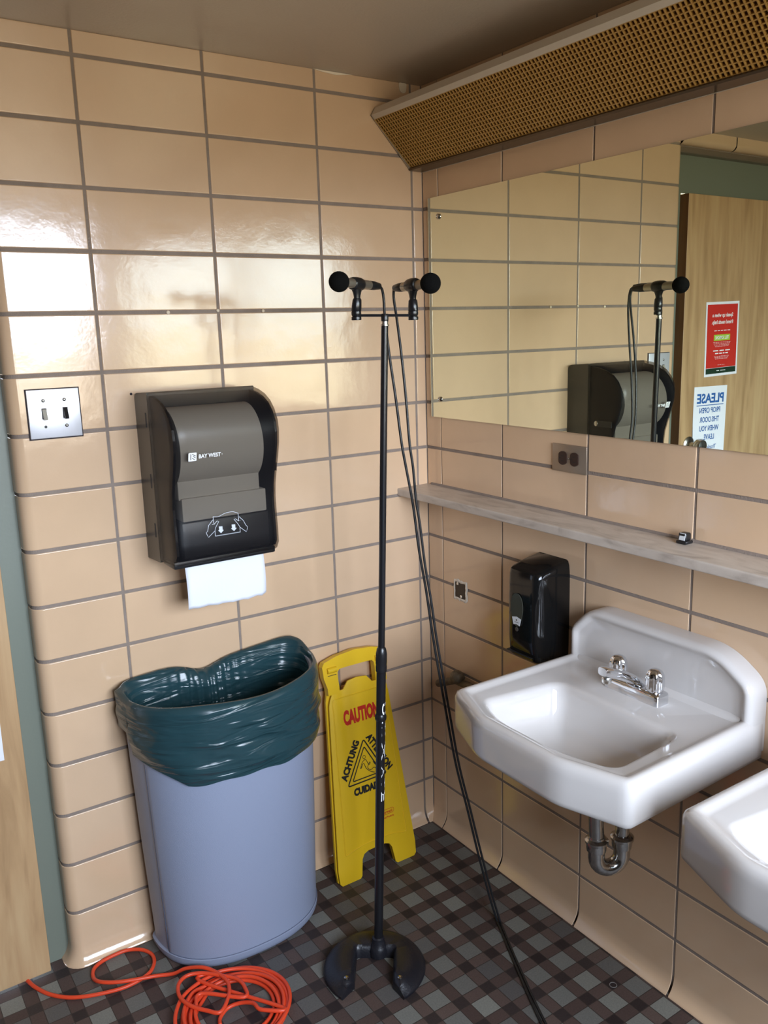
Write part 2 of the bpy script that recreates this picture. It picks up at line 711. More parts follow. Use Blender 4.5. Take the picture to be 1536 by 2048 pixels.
def text_mesh(body, size=1.0, bold=0.0, sx=1.0, align='CENTER', spacing=1.0):
    """2D vertices and faces of a line of lettering, in its own plane"""
    cu = bpy.data.curves.new('lettering', 'FONT')
    cu.body = body
    cu.size = size
    cu.offset = bold
    cu.align_x = align
    cu.space_character = spacing
    cu.resolution_u = 3
    o = bpy.data.objects.new('lettering', cu)
    C.objects.link(o)
    dg = bpy.context.evaluated_depsgraph_get()
    me = bpy.data.meshes.new_from_object(o.evaluated_get(dg))
    vs = [(v.co.x * sx, v.co.y) for v in me.vertices]
    fs = [tuple(p.vertices) for p in me.polygons]
    bpy.data.objects.remove(o)
    bpy.data.curves.remove(cu)
    bpy.data.meshes.remove(me)
    return vs, fs


def add_text(bm, body, fn, size, bold=0.0, sx=1.0, align='CENTER', spacing=1.0, width=None, height=None, mi=0):
    """fn(u, v) -> 3D point. width and height fit the lettering to a box centred on the origin"""
    vs, fs = text_mesh(body, size, bold, sx, align, spacing)
    if width or height:
        x0, x1 = min(v[0] for v in vs), max(v[0] for v in vs)
        y0, y1 = min(v[1] for v in vs), max(v[1] for v in vs)
        cx, cy = (x0 + x1) / 2, (y0 + y1) / 2
        kx = width / (x1 - x0) if width else height / (y1 - y0)
        ky = height / (y1 - y0) if height else kx
        vs = [((v[0] - cx) * kx, (v[1] - cy) * ky) for v in vs]
    V = [bm.verts.new(fn(u, v)) for u, v in vs]
    for f in fs:
        try:
            bm.faces.new([V[i] for i in f]).material_index = mi
        except ValueError:
            pass


def copy_tree(o, parent=None):
    c = o.copy()
    C.objects.link(c)
    if parent is not None:
        c.parent = parent
        c.matrix_parent_inverse = o.matrix_parent_inverse.copy()
    for ch in list(o.children):
        copy_tree(ch, c)
    return c


# ---------------------------------------------------------------- tiled walls
ROWS = [0.0, 0.1439, 0.2806, 0.4167, 0.5527, 0.6875, 0.822, 0.957, 1.0915, 1.2264, 1.3601, 1.4936, 1.629, 1.7653, 1.9026, 2.0395, 2.1764]
CEIL = 2.2268
TH = 0.002      # how far the glaze stands out of the mortar


def tile_patch(bm, path, z0, z1, layer, cove=False, tilt=True, br=0.0022):
    """path: list of (x, y, nx, ny) along the tile; the patch is a glazed face with rounded borders"""
    lens = [0.0]
    for i in range(1, len(path)):
        lens.append(lens[-1] + math.hypot(path[i][0] - path[i - 1][0], path[i][1] - path[i - 1][1]))
    tot = lens[-1]

    def at(s):
        s = max(0, min(tot, s))
        for i in range(1, len(path)):
            if s <= lens[i] + 1e-9:
                t = (s - lens[i - 1]) / max(1e-9, lens[i] - lens[i - 1])
                a, b = path[i - 1], path[i]
                q = [a[k] * (1 - t) + b[k] * t for k in range(4)]
                l_ = math.hypot(q[2], q[3])
                return q[0], q[1], q[2] / l_, q[3] / l_
    S = [(0, 0), (br * 0.3, 0.7), (br, 1)] + [(s, 1) for s in lens[1:-1]] + [(tot - br, 1), (tot - br * 0.3, 0.7), (tot, 0)]
    S.sort(key=lambda q: q[0])
    if cove:
        Z = [(0.0, 1, 0.0205), (0.0025, 1, 0.0198), (0.006, 1, 0.0165), (0.011, 1, 0.0120), (0.018, 1, 0.0075), (0.026, 1, 0.0040), (0.036, 1, 0.0014), (0.048, 1, 0.0),
             (z1 - br, 1, 0), (z1 - br * 0.3, 0.7, 0), (z1, 0, 0)]
    else:
        Z = [(z0, 0, 0), (z0 + br * 0.3, 0.7, 0), (z0 + br, 1, 0), (z1 - br, 1, 0), (z1 - br * 0.3, 0.7, 0), (z1, 0, 0)]
    ta, tb = (random.gauss(0, 0.0022), random.gauss(0, 0.0034)) if tilt and not cove else (0, 0)
    zc = (z0 + z1) / 2
    v_ = 1 + random.gauss(0, 0.018)
    hue = random.gauss(0, 0.006)
    col = (TILE[0] * v_ * (1 + hue), TILE[1] * v_, TILE[2] * v_ * (1 - hue * 2), 1)
    if cove:
        col = tuple(c * 1.02 for c in TILE) + (1,)
    rings = []
    for z, hz, off in Z:
        ring = []
        for s, hs_ in S:
            x, y, nx, ny = at(s)
            h = -TH + TH * min(hz, hs_) + off
            h += (s - tot / 2) * ta + (z - zc) * tb
            ring.append((x + nx * h, y + ny * h, z))
        rings.append(ring)
    R = loft(bm, rings, closed=False)
    for ring in R:
        for v in ring:
            for lp in v.link_loops:
                lp[layer] = col


TILE = srgb(217, 184, 150)[:3]


def weighted(o):
    wn = o.modifiers.new('weighted', 'WEIGHTED_NORMAL')
    wn.mode = 'FACE_AREA'
    wn.weight = 100
    wn.keep_sharp = True
    return o


def wall_rows():
    hj = 0.0042
    rows = []
    for i in range(len(ROWS)):
        z0 = ROWS[i] + (hj if i else 0)
        z1 = (ROWS[i + 1] - hj) if i + 1 < len(ROWS) else CEIL
        rows.append((i, z0, z1))
    return rows


# ---- left wall (holds the towel dispenser and the door)
def build_left_wall():
    bm = bmesh.new()
    lay = bm.loops.layers.float_color.new('tint')
    joints = [0.0, 0.0355, 0.3353, 0.6374, 0.938, 1.14]
    vj = 0.0033
    for i, z0, z1 in wall_rows():
        for k in range(5):
            a = joints[k] + (0.001 if k == 0 else vj)
            b = joints[k + 1] - (vj if k < 4 else 0)
            if k < 4:
                path = [(-a, 0, 0, -1), (-b, 0, 0, -1)]
            else:
                r = 0.028
                cx = -1.122
                path = [(-a, 0, 0, -1), (cx, 0, 0, -1)]
                for q in range(1, 7):
                    th = q / 6 * PI / 2
                    path.append((cx - r * math.sin(th), r - r * math.cos(th), -math.sin(th), -math.cos(th)))
                path.append((cx - r, 0.06, -1, 0))
            tile_patch(bm, path, z0, z1, lay, cove=(i == 0))
    # bullnose course above the door opening
    for k in range(6):
        x0 = -1.152 - 0.3028 * k
        x1 = x0 - 0.3028 + 0.007
        r = 0.022
        zb = 2.180
        rings = []
        prof = [(0.05, zb)] + [(r - r * math.sin(t * PI / 12), zb + r - r * math.cos(t * PI / 12)) for t in range(0, 7)] + [(0, CEIL)]
        for y, z in prof:
            rings.append([(x0, y, z), (x1, y, z)])
        R = loft(bm, rings, closed=False)
        for ring in R:
            for v in ring:
                for lp in v.link_loops:
                    lp[lay] = (*TILE, 1)
    bmesh.ops.recalc_face_normals(bm, faces=bm.faces)
    o = weighted(struct(obj('wall_left', bm, M['tile'], smooth=50)))
    # mortar behind the tiles
    bm = bmesh.new()
    box(bm, -1.122, 0.09, 0.0018, 0.09, 0, CEIL)
    arc = [(-1.1215, 0.09)] + [(-1.1215 - 0.0262 * math.sin(k * PI / 16), 0.028 - 0.0262 * math.cos(k * PI / 16)) for k in range(9)] + [(-1.1477, 0.09)]
    prism(bm, arc, lambda u, v, d: Vector((u, v, d)), 0.0, CEIL)
    bmesh.ops.recalc_face_normals(bm, faces=bm.faces)
    box(bm, -1.122, 0.0, -0.016, 0.01, 0, 0.003)
    box(bm, -3.0, -1.1475, 0.004, 0.09, 2.1965, CEIL)
    box(bm, -3.0, -1.1475, 0.028, 0.09, 2.1765, CEIL)
    box(bm, -3.0, -2.20, 0.0022, 0.09, 0, 2.18)
    obj('mortar', bm, M['grout'], o)
    for x, z, r in ((-0.5155, 1.629, 0.0045), (-0.6395, 1.631, 0.0045), (-0.7675, 1.628, 0.005)):
        bm = bmesh.new()
        lathe(bm, [(r, 0), (r * 0.95, 0.002), (r * 0.6, 0.0035), (0.0004, 0.004)], (x, 0.001, z), (0, -1, 0), 10)
        obj('adhesive_spot', bm, M['putty'], o, True)
    bm = bmesh.new()
    lathe(bm, [(0.0032, 0), (0.0032, 0.0006)], (-0.8747, -0.0002, 1.4395), (0, -1, 0), 14)
    obj('screw_hole', bm, M['dark_gap'], o)
    bm = bmesh.new()
    pts = [(-0.34, 2.2262), (-0.31, 2.222), (-0.27, 2.2195), (-0.25, 2.2225), (-0.22, 2.2262)]
    prism(bm, [(p[0], p[1]) for p in pts], lambda u, v, d: Vector((u, d, v)), 0.0, -0.002)
    prism(bm, rounded([(-0.075, 2.2262), (-0.073, 2.206), (-0.062, 2.199), (-0.052, 2.203), (-0.048, 2.2262)], 0.006, 3), lambda u, v, d: Vector((u, d, v)), 0.0, -0.003)
    obj('caulk_smear', bm, M['putty'], o)


build_left_wall()


# ---- right wall (holds the mirror and the sinks)
RIGHT_END = 3.0


def build_right_wall():
    bm = bmesh.new()
    lay = bm.loops.layers.float_color.new('tint')
    joints = [0.0, 0.0698, 0.3366, 0.6429, 0.9492]
    while joints[-1] < RIGHT_END:
        joints.append(joints[-1] + 0.3063)
    for i, z0, z1 in wall_rows():
        for k in range(len(joints) - 1):
            vj = 0.0022 if k in (0, 1) else 0.0030
            a = joints[k] + (0.001 if k == 0 else (0.0018 if k == 1 else vj))
            b = joints[k + 1] - (0.0018 if k == 0 else vj)
            path = [(0, -b, -1, 0), (0, -a, -1, 0)]
            tile_patch(bm, path, z0, z1, lay, cove=(i == 0), br=0.0015)
    bmesh.ops.recalc_face_normals(bm, faces=bm.faces)
    o = weighted(struct(obj('wall_right', bm, M['tile'], smooth=50)))
    bm = bmesh.new()
    box(bm, 0.0018, 0.09, -RIGHT_END, 0.0, 0, CEIL)
    box(bm, -0.016, 0.01, -RIGHT_END, 0, 0, 0.003)
    obj('mortar', bm, M['grout'], o)


build_right_wall()

# ---- floor, ceiling, the two walls behind the camera
bm = bmesh.new()
box(bm, -3.0, 0.09, -3.0, 0.09, -0.05, 0)
struct(obj('floor', bm, M['floor']))
bm = bmesh.new()
box(bm, -3.09, 0.09, -3.09, 0.09, CEIL, CEIL + 0.05)
struct(obj('ceiling', bm, M['ceiling']))
bm = bmesh.new()
box(bm, -3.09, -3.0, -3.09, 0.09, -0.05, CEIL)
struct(obj('wall_far_left', bm, M['room_wall']))

bm = bmesh.new()
box(bm, -3.0, WX0, -3.09, -3.0, -0.05, CEIL)
box(bm, WX1, 0.09, -3.09, -3.0, -0.05, CEIL)
box(bm, WX0, WX1, -3.09, -3.0, -0.05, WZ0)
box(bm, WX0, WX1, -3.09, -3.0, WZ1, CEIL)
struct(obj('wall_back', bm, M['room_wall']))
bm = bmesh.new()
f_ = 0.035
xm = (WX0 + WX1) / 2
box(bm, WX0, WX1, -3.05, -3.0, WZ0, WZ0 + f_)
box(bm, WX0, WX1, -3.05, -3.0, WZ1 - f_, WZ1)
box(bm, WX0, WX0 + f_, -3.05, -3.0, WZ0 + f_, WZ1 - f_)
box(bm, WX1 - f_, WX1, -3.05, -3.0, WZ0 + f_, WZ1 - f_)
box(bm, xm - 0.03, xm + 0.03, -3.05, -3.0, WZ0 + f_, WZ1 - f_)
win = struct(obj('window_1', bm, M['housing']))
for a_, b_ in ((WX0 + f_, xm - 0.03), (xm + 0.03, WX1 - f_)):
    bm = bmesh.new()
    box(bm, a_, b_, -3.04, -3.03, WZ0 + f_, WZ1 - f_)
    obj('pane', bm, M['pane'], win)

# ---- door and its green metal frame
bm = bmesh.new()
JX = -1.2045
box(bm, JX - 0.002, -1.1495, 0.050, 0.09, 0, 2.155)                 # jamb face beside the tiles
box(bm, -2.20, -1.1495, 0.048, 0.09, 2.024, 2.155)                  # head
box(bm, -2.20, -2.145, 0.050, 0.09, 0, 2.155)
frame = struct(obj('door_1', bm, M['jamb_green']))
bm = bmesh.new()
box(bm, -2.143, JX, 0.012, 0.055, 0.006, 2.020, 0.0015, 2)
for f in bm.faces:
    if f.normal.x > 0.7 or f.normal.z > 0.7:
        f.material_index = 1
leaf = obj('door_leaf', bm, M['wood'], frame, mats=[M['wood'], M['wood_edge']])
bm = bmesh.new()
lathe(bm, [(0.032, 0), (0.032, 0.004), (0.026, 0.008), (0.013, 0.012), (0.012, 0.030), (0.020, 0.036), (0.027, 0.044), (0.028, 0.056), (0.024, 0.066), (0.012, 0.070), (0.001, 0.071)],
      (-1.262, 0.012, 1.108), (0, -1, 0), 28)
obj('door_knob', bm, M['knob_steel'], leaf, 40)
bm = bmesh.new()
box(bm, -2.2, -1.1495, 0.020, 0.09, 2.1551, 2.176, 0.004, 2)
struct(obj('trim_1', bm, M['outlet_plate']))


# ---------------------------------------------------------------- poster and notices on the door
def on_door(u, v, d=0.0):
    return Vector((u, 0.0118 - d, v))


def tilted(cx, cz, a):
    ca, sa = math.cos(a), math.sin(a)
    return lambda u, v, d=0.0: Vector((cx + u * ca - v * sa, 0.0118 - 0.0004 - d, cz + u * sa + v * ca))


poster = thing('poster', 'red poster with white border and green strip taped on wooden door', 'poster', (-1.436, 0.0118, 1.36))
T = tilted(-1.4365, 1.5015, -0.022)
bm = bmesh.new()
prism(bm, [(-0.102, -0.1395), (0.102, -0.1395), (0.102, 0.1395), (-0.102, 0.1395)], lambda u, v, d: T(u, v, d), 0, 0.0006)
obj('sheet', bm, M['paper'], poster)
bm = bmesh.new()
prism(bm, [(-0.093, -0.108), (0.093, -0.108), (0.093, 0.130), (-0.093, 0.130)], lambda u, v, d: T(u, v, d), 0.0006, 0.0009)
obj('red_panel', bm, M['poster_red'], poster)
bm = bmesh.new()
prism(bm, [(-0.093, -0.130), (0.093, -0.130), (0.093, -0.109), (-0.093, -0.109)], lambda u, v, d: T(u, v, d), 0.0006, 0.0009)
obj('footer', bm, M['dark_green_ink'], poster)
bm = bmesh.new()
prism(bm, [(-0.050, -0.006), (0.050, -0.006), (0.050, 0.017), (-0.050, 0.017)], lambda u, v, d: T(u, v, d), 0.0009, 0.0012)
obj('green_box', bm, M['green_ink'], poster)
bm = bmesh.new()


def ptxt(s, v, h=None, wd=None, b=0.004, dd=0.0014, cu=0.0):
    add_text(bm, s, lambda a, c: T(a + cu, c + v, dd), 1.0, b, width=wd, height=h)


ptxt('Speak up when a', 0.088, 0.019, 0.128, 0.02)
ptxt('friend needs help.', 0.062, 0.020, 0.132, 0.02)
ptxt('TELL SOMEONE', 0.0055, 0.013, 0.084, 0.02)


def small_print(v, h, wd, words):
    """a line of print too small to read: one bar per word"""
    rr = random.Random(int(v * 1e5))
    ws = [rr.uniform(0.6, 1.5) for _ in range(words)]
    k_ = wd / (sum(ws) + 0.35 * (words - 1))
    u_ = -wd / 2
    for w__ in ws:
        q = [(u_, v - h / 2), (u_ + w__ * k_, v - h / 2), (u_ + w__ * k_, v + h / 2), (u_, v + h / 2)]
        bm.faces.new([bm.verts.new(T(a, c, 0.0014)) for a, c in q])
        u_ += (w__ + 0.35) * k_


small_print(0.032, 0.0026, 0.098, 5)
for q in range(4):
    small_print(-0.012 - q * 0.0052, 0.0011, 0.108 - 0.008 * q, 9)
small_print(-0.0435, 0.0040, 0.104, 3)
small_print(-0.0540, 0.0042, 0.080, 4)
for q in range(3):
    small_print(-0.0650 - q * 0.0048, 0.0011, 0.092 - 0.008 * q, 8)
small_print(-0.0980, 0.0010, 0.042, 4)
small_print(-0.1195, 0.0024, 0.055, 2)
bmesh.ops.recalc_face_normals(bm, faces=bm.faces)
obj('lettering', bm, M['white_ink'], poster)

notice = thing('notice', 'white notice with blue PLEASE lettering taped on door above knob', 'notice', (-1.384, 0.0118, 1.044))
T2 = tilted(-1.3835, 1.1845, 0.012)


def curl(u, v, d=0.0):
    p = T2(u, v, d)
    k = max(0.0, (u - 0.03) / 0.07) * max(0.0, (0.06 - v) / 0.2)
    return p + Vector((0, -0.010 * k * k - 0.0002, 0))


bm = bmesh.new()
g_ = 14
V = [[bm.verts.new(curl(-0.1015 + 0.203 * i / g_, -0.1395 + 0.279 * j / g_)) for i in range(g_ + 1)] for j in range(g_ + 1)]
for j in range(g_):
    for i in range(g_):
        bm.faces.new((V[j][i], V[j][i + 1], V[j + 1][i + 1], V[j + 1][i]))
obj('sheet', bm, M['paper'], notice, True)
bm = bmesh.new()
for s_, v_, h_, w_, b_ in (('PLEASE', 0.094, 0.038, 0.165, 0.03), ('PROP OPEN', 0.048, 0.021, 0.128, 0.015), ('THIS DOOR', 0.012, 0.021, 0.120, 0.015),
                           ('WHEN YOU', -0.022, 0.021, 0.120, 0.015), ('LEAVE.', -0.056, 0.021, 0.068, 0.015), ('Thank you!', -0.098, 0.021, 0.100, 0.0)):
    add_text(bm, s_, lambda a, c, v_=v_: curl(a, c + v_, 0.0008), 1.0, b_, width=w_, height=h_)
prism(bm, [(-0.083, 0.066), (0.083, 0.066), (0.083, 0.069), (-0.083, 0.069)], lambda u, v, d: curl(u, v, d), 0.0004, 0.0008)
obj('lettering', bm, M['blue_ink'], notice)

bm = bmesh.new()
prism(bm, [(-1.463, 0.606), (-1.2485, 0.603), (-1.2465, 0.880), (-1.461, 0.883)], lambda u, v, d: Vector((u, 0.0114 - d, v)), 0, 0.0006)
tag(obj('notice', bm, M['paper']), 'white paper sheet taped low on wooden door at left edge', 'notice')

# ---------------------------------------------------------------- light switch
sw = thing('light_switch', 'square steel double light switch plate left of towel dispenser', 'light switch', (-1.054, 0, 1.4075))
bm = bmesh.new()
box(bm, -1.1135, -0.9945, -0.0015, 0.0, 1.3495, 1.4645)
obj('dark_outline', bm, M['dark_gap'], sw)  # thin dark sheet, slightly larger than the plate, showing as its outline
bm = bmesh.new()
box(bm, -1.111, -0.997, -0.0055, -0.0015, 1.3525, 1.4625, 0.0015, 2)
obj('plate', bm, M['plate_steel'], sw, 40)
for x, mm_, lab in ((-1.0765, M['ivory'], 'grey toggle'), (-1.0305, M['black_plastic'], 'black toggle')):
    bm = bmesh.new()
    box(bm, x - 0.0056, x + 0.0056, -0.0060, -0.0050, 1.396, 1.4205)
    slot = obj('slot', bm, M['dark_gap'], sw)
    bm = bmesh.new()
    prism(bm, [(-0.0055, 1.4185), (-0.0075, 1.4185), (-0.0175, 1.399), (-0.0165, 1.3945), (-0.0055, 1.400)], lambda u, v, d: Vector((d, u, v)), x - 0.0042, x + 0.0042)
    t_ = obj('toggle', bm, mm_, sw)
    t_['label'] = lab
for x, z in ((-1.0765, 1.4375), (-1.0305, 1.4375), (-1.0305, 1.3785)):
    bm = bmesh.new()
    lathe(bm, [(0.0042, 0), (0.0040, 0.0012), (0.0025, 0.0024), (0.0003, 0.0027)], (x, -0.0054, z), (0, -1, 0), 14)
    obj('screw', bm, M['knob_steel'], sw, True)
bm = bmesh.new()
lathe(bm, [(0.0032, 0), (0.0032, 0.0003)], (-1.0765, -0.0055, 1.3785), (0, -1, 0), 14)
obj('screw_hole', bm, M['black_ink'], sw)

# ---------------------------------------------------------------- paper towel dispenser
disp = thing('paper_towel_dispenser', 'smoky grey wall paper towel dispenser with white sheet hanging out', 'towel dispenser', (-0.734, 0, 1.04))
DX0, DX1 = -0.868, -0.598
bm = bmesh.new()
prof = rounded([(0.0, 1.035), (0.0, 1.441), (-0.092, 1.447), (-0.092, 1.04)], [0.0, 0.02, 0.004, 0.004], 5)
prism(bm, prof, lambda u, v, d: Vector((d, u, v)), DX0, DX1)
bmesh.ops.recalc_face_normals(bm, faces=bm.faces)
obj('casing', bm, M['casing'], disp, 30)
for z in (1.365, 1.22, 1.10):
    bm = bmesh.new()
    box(bm, DX0 - 0.0010, DX0 + 0.001, -0.075, -0.070, z, z + 0.034)
    obj('vent_slot', bm, M['black_ink'], disp)

# cover profile: front depth y as a function of z
CP = [(1.046, 0.176), (1.052, 0.194), (1.066, 0.203), (1.10, 0.203), (1.14, 0.200), (1.18, 0.199), (1.215, 0.203), (1.25, 0.213), (1.285, 0.225), (1.32, 0.234),
      (1.35, 0.237), (1.375, 0.233), (1.40, 0.219), (1.42, 0.199), (1.434, 0.172), (1.443, 0.140), (1.447, 0.110), (1.4475, 0.094)]


def cover_y(z):
    for i in range(1, len(CP)):
        if z <= CP[i][0]:
            a, b = CP[i - 1], CP[i]
            t = (z - a[0]) / (b[0] - a[0])
            return -(a[1] * (1 - t) + b[1] * t)
    return -CP[-1][1]


def cover_mesh(x0, x1, inset, y_back=-0.09):
    bm = bmesh.new()
    rings = []
    zc = 1.24
    for k, (dx, shrink) in enumerate([(0.0, 0.022), (0.002, 0.014), (0.006, 0.008), (0.012, 0.0035), (0.022, 0.0008), (0.034, 0.0)]):
        rings.append((x0 + dx, shrink))
    rings += [(x1 - (r[0] - x0), r[1]) for r in reversed(rings)]
    R = []
    for x, sh in rings:
        ring = [(x, y_back, 1.0455 + inset)]
        for z, d in CP:
            zz = zc + (z - zc) * (1 - sh * 1.2)
            dd = max(0.0905, d - sh - inset)
            ring.append((x, -dd, zz))
        ring.append((x, y_back, 1.4475 - inset - sh))
        R.append(ring)
    loft(bm, R, closed=False)
    bm.verts.ensure_lookup_table()
    n = len(R[0])
    bm.faces.new([bm.verts[i] for i in range(n)])
    bm.faces.new([bm.verts[len(bm.verts) - n + i] for i in range(n)])
    bmesh.ops.recalc_face_normals(bm, faces=bm.faces)
    return bm


obj('cover', cover_mesh(DX0, DX1, 0.0), M['smoky'], disp, 35)
bm = bmesh.new()
box(bm, DX0 + 0.004, DX1 - 0.004, -0.172, -0.10, 1.038, 1.056, 0.004, 2)
obj('base_lip', bm, M['black_plastic'], disp, 35)
for xa, xb in ((DX0 + 0.006, DX0 + 0.012), (DX1 - 0.014, DX1 - 0.008)):
    bm = bmesh.new()
    pr_ = [(-0.0925, 1.052)] + [(-(max(0.0935, d_ - 0.012)), 1.24 + (z_ - 1.24) * 0.955) for z_, d_ in CP] + [(-0.0925, 1.436)]
    prism(bm, pr_, lambda u, v, d: Vector((d, u, v)), xa, xb)
    bmesh.ops.recalc_face_normals(bm, faces=bm.faces)
    obj('side_cheek', bm, M['black_plastic'], disp)
bm = bmesh.new()
box(bm, DX0 + 0.012, DX1 - 0.010, -0.0945, -0.0925, 1.05, 1.438)
obj('inner_back', bm, M['black_plastic'], disp)
bm = bmesh.new()
lathe(bm, [(0.02, 0), (0.094, 0.0), (0.094, 0.205), (0.02, 0.205)], (-0.842, -0.118, 1.318), (1, 0, 0), 48)
obj('towel_roll', bm, M['roll_paper'], disp, 40)
bm = bmesh.new()
box(bm, -0.838, -0.625, -0.184, -0.11, 1.150, 1.205, 0.003, 2)
box(bm, -0.842, -0.637, -0.176, -0.11, 1.200, 1.285, 0.003, 2)
obj('roller_housing', bm, M['roll_paper'], disp, 40)
bm = bmesh.new()
box(bm, -0.84, -0.62, -0.180, -0.11, 1.062, 1.147, 0.003, 2)
obj('feed_unit', bm, M['black_plastic'], disp, 40)
# right hand side latch seen in the mirror
bm = bmesh.new()
lathe(bm, [(0.009, 0), (0.009, 0.002), (0.004, 0.003), (0.0005, 0.0032)], (DX1 - 0.001, -0.128, 1.256), (1, 0, 0), 18)
k_ = obj('lock_button', bm, M['knob_steel'], disp, True)
bm = bmesh.new()
box(bm, DX1 - 0.002, DX1 + 0.0008, -0.195, -0.135, 1.246, 1.266, 0.001, 1)
obj('latch_slot', bm, M['black_ink'], disp)
# paper
bm = bmesh.new()
g_ = 16
V = []
random.seed(3)
for j in range(g_ + 1):
    row = []
    for i in range(g_ + 1):
        t = i / g_
        s_ = j / g_
        x = -0.822 + 0.2075 * t + 0.0012 * s_
        zb = 0.9205 + 0.0016 * math.sin(t * 31) + random.uniform(-0.0008, 0.0008) + (0.0045 if i == g_ else 0) - 0.003 * math.sin(t * PI)
        z = 1.052 * (1 - s_) + zb * s_
        y = -0.122 - 0.006 * math.sin(s_ * 2.6) - 0.004 * math.sin(t * 6 + s_ * 3) * s_
        row.append(bm.verts.new((x, y, z)))
    V.append(row)
for j in range(g_):
    for i in range(g_):
        bm.faces.new((V[j][i], V[j][i + 1], V[j + 1][i + 1], V[j + 1][i]))
ps = obj('towel_sheet', bm, M['paper'], disp, True)
sol = ps.modifiers.new('thickness', 'SOLIDIFY')
sol.thickness = 0.0005


def on_cover(x, z, d=0.0012):
    return Vector((x, cover_y(z) - d, z))


bm = bmesh.new()
LX, LZ = -0.8222, 1.3070
add_text(bm, 'BAY WEST', lambda a, c: on_cover(-0.7810 + a, 1.3068 + c + a * 0.0), 1.0, 0.035, width=0.053, height=0.0098)
# square emblem with a stylised letter cut out of it
em = rounded([(-0.0097, -0.0098), (0.0097, -0.0098), (0.0097, 0.0098), (-0.0097, 0.0098)], 0.002, 3)
f = bm.faces.new([bm.verts.new(on_cover(LX + u, LZ + v)) for u, v in em])
lathe(bm, [(0.0010, 0), (0.0010, 0.0002)], on_cover(-0.7515, 1.3068), (0, -1, 0), 8)
obj('lettering', bm, M['white_ink'], disp)
bm = bmesh.new()
for poly in ([(-0.0050, -0.0070), (-0.0034, -0.0070), (-0.0034, 0.0070), (-0.0050, 0.0070)],
             [(-0.0010, 0.0072), (0.0072, 0.0026), (0.0072, 0.0010), (-0.0010, 0.0056)],
             [(0.0010, 0.0024), (0.0072, -0.0018), (0.0072, -0.0034), (0.0010, 0.0008)],
             [(-0.0010, -0.0018), (0.0050, -0.0058), (0.0050, -0.0074), (-0.0010, -0.0034)]):
    bm.faces.new([bm.verts.new(on_cover(LX + u, LZ + v, 0.0016)) for u, v in poly])
bmesh.ops.recalc_face_normals(bm, faces=bm.faces)
obj('emblem', bm, M['casing'], disp)


def stroke_on(bm, pts, w, fn, closed=False):
    P = [Vector((p[0], p[1])) for p in pts]
    n = len(P)
    L_, R_ = [], []
    for i in range(n):
        if closed:
            d = (P[(i + 1) % n] - P[i - 1])
        else:
            d = P[min(i + 1, n - 1)] - P[max(i - 1, 0)]
        d.normalize()
        nn = Vector((-d.y, d.x)) * w / 2
        L_.append(bm.verts.new(fn(*(P[i] + nn))))
        R_.append(bm.verts.new(fn(*(P[i] - nn))))
    for i in range(n if closed else n - 1):
        j = (i + 1) % n
        bm.faces.new((L_[i], R_[i], R_[j], L_[j]))


def sm2(pts, n=5):
    return [(p.x, p.y) for p in smooth_path([(a, b, 0) for a, b in pts], n)]


bm = bmesh.new()
W_ = 0.0011
stroke_on(bm, sm2([(-0.7716, 1.1581), (-0.7586, 1.1562), (-0.7405, 1.162), (-0.7227, 1.1626), (-0.7085, 1.1574)]), W_, on_cover)
for L_ in ([(-0.7716, 1.1581), (-0.7708, 1.1391), (-0.7751, 1.1397)],
           [(-0.7721, 1.1509), (-0.7839, 1.139), (-0.7882, 1.1249), (-0.7916, 1.1234), (-0.7899, 1.1168), (-0.7871, 1.1111), (-0.7697, 1.1241), (-0.7682, 1.1302), (-0.7583, 1.1446), (-0.7626, 1.1463), (-0.7708, 1.1391)],
           [(-0.7085, 1.1574), (-0.7082, 1.1381), (-0.704, 1.1397)],
           [(-0.7068, 1.1486), (-0.6962, 1.1374), (-0.6913, 1.1259), (-0.6871, 1.121), (-0.6886, 1.1158), (-0.6913, 1.1097), (-0.7063, 1.1228), (-0.7113, 1.1322), (-0.72, 1.1442), (-0.7161, 1.1447), (-0.7082, 1.1381)],
           [(-0.7697, 1.1241), (-0.7702, 1.1115)], [(-0.7071, 1.1111), (-0.7068, 1.1229)]):
    stroke_on(bm, L_, W_, on_cover)
zz = []
for k in range(61):
    zz.append((-0.7702 + 0.0631 * k / 60, 1.1113 + (0.0010 if k % 2 else -0.0006)))
stroke_on(bm, zz, 0.0012, on_cover)
for A_ in ([(-0.7592, 1.1325), (-0.7505, 1.1318), (-0.7506, 1.1233), (-0.7478, 1.1228), (-0.7554, 1.1162), (-0.7621, 1.1236), (-0.7592, 1.124)],
           [(-0.7271, 1.1324), (-0.7181, 1.1317), (-0.7183, 1.1232), (-0.7147, 1.1226), (-0.7224, 1.1161), (-0.7295, 1.1232), (-0.7268, 1.1238)]):
    bm.faces.new([bm.verts.new(on_cover(u, v)) for u, v in A_])
bmesh.ops.recalc_face_normals(bm, faces=bm.faces)
obj('hands_pictogram', bm, M['pale_ink'], disp)

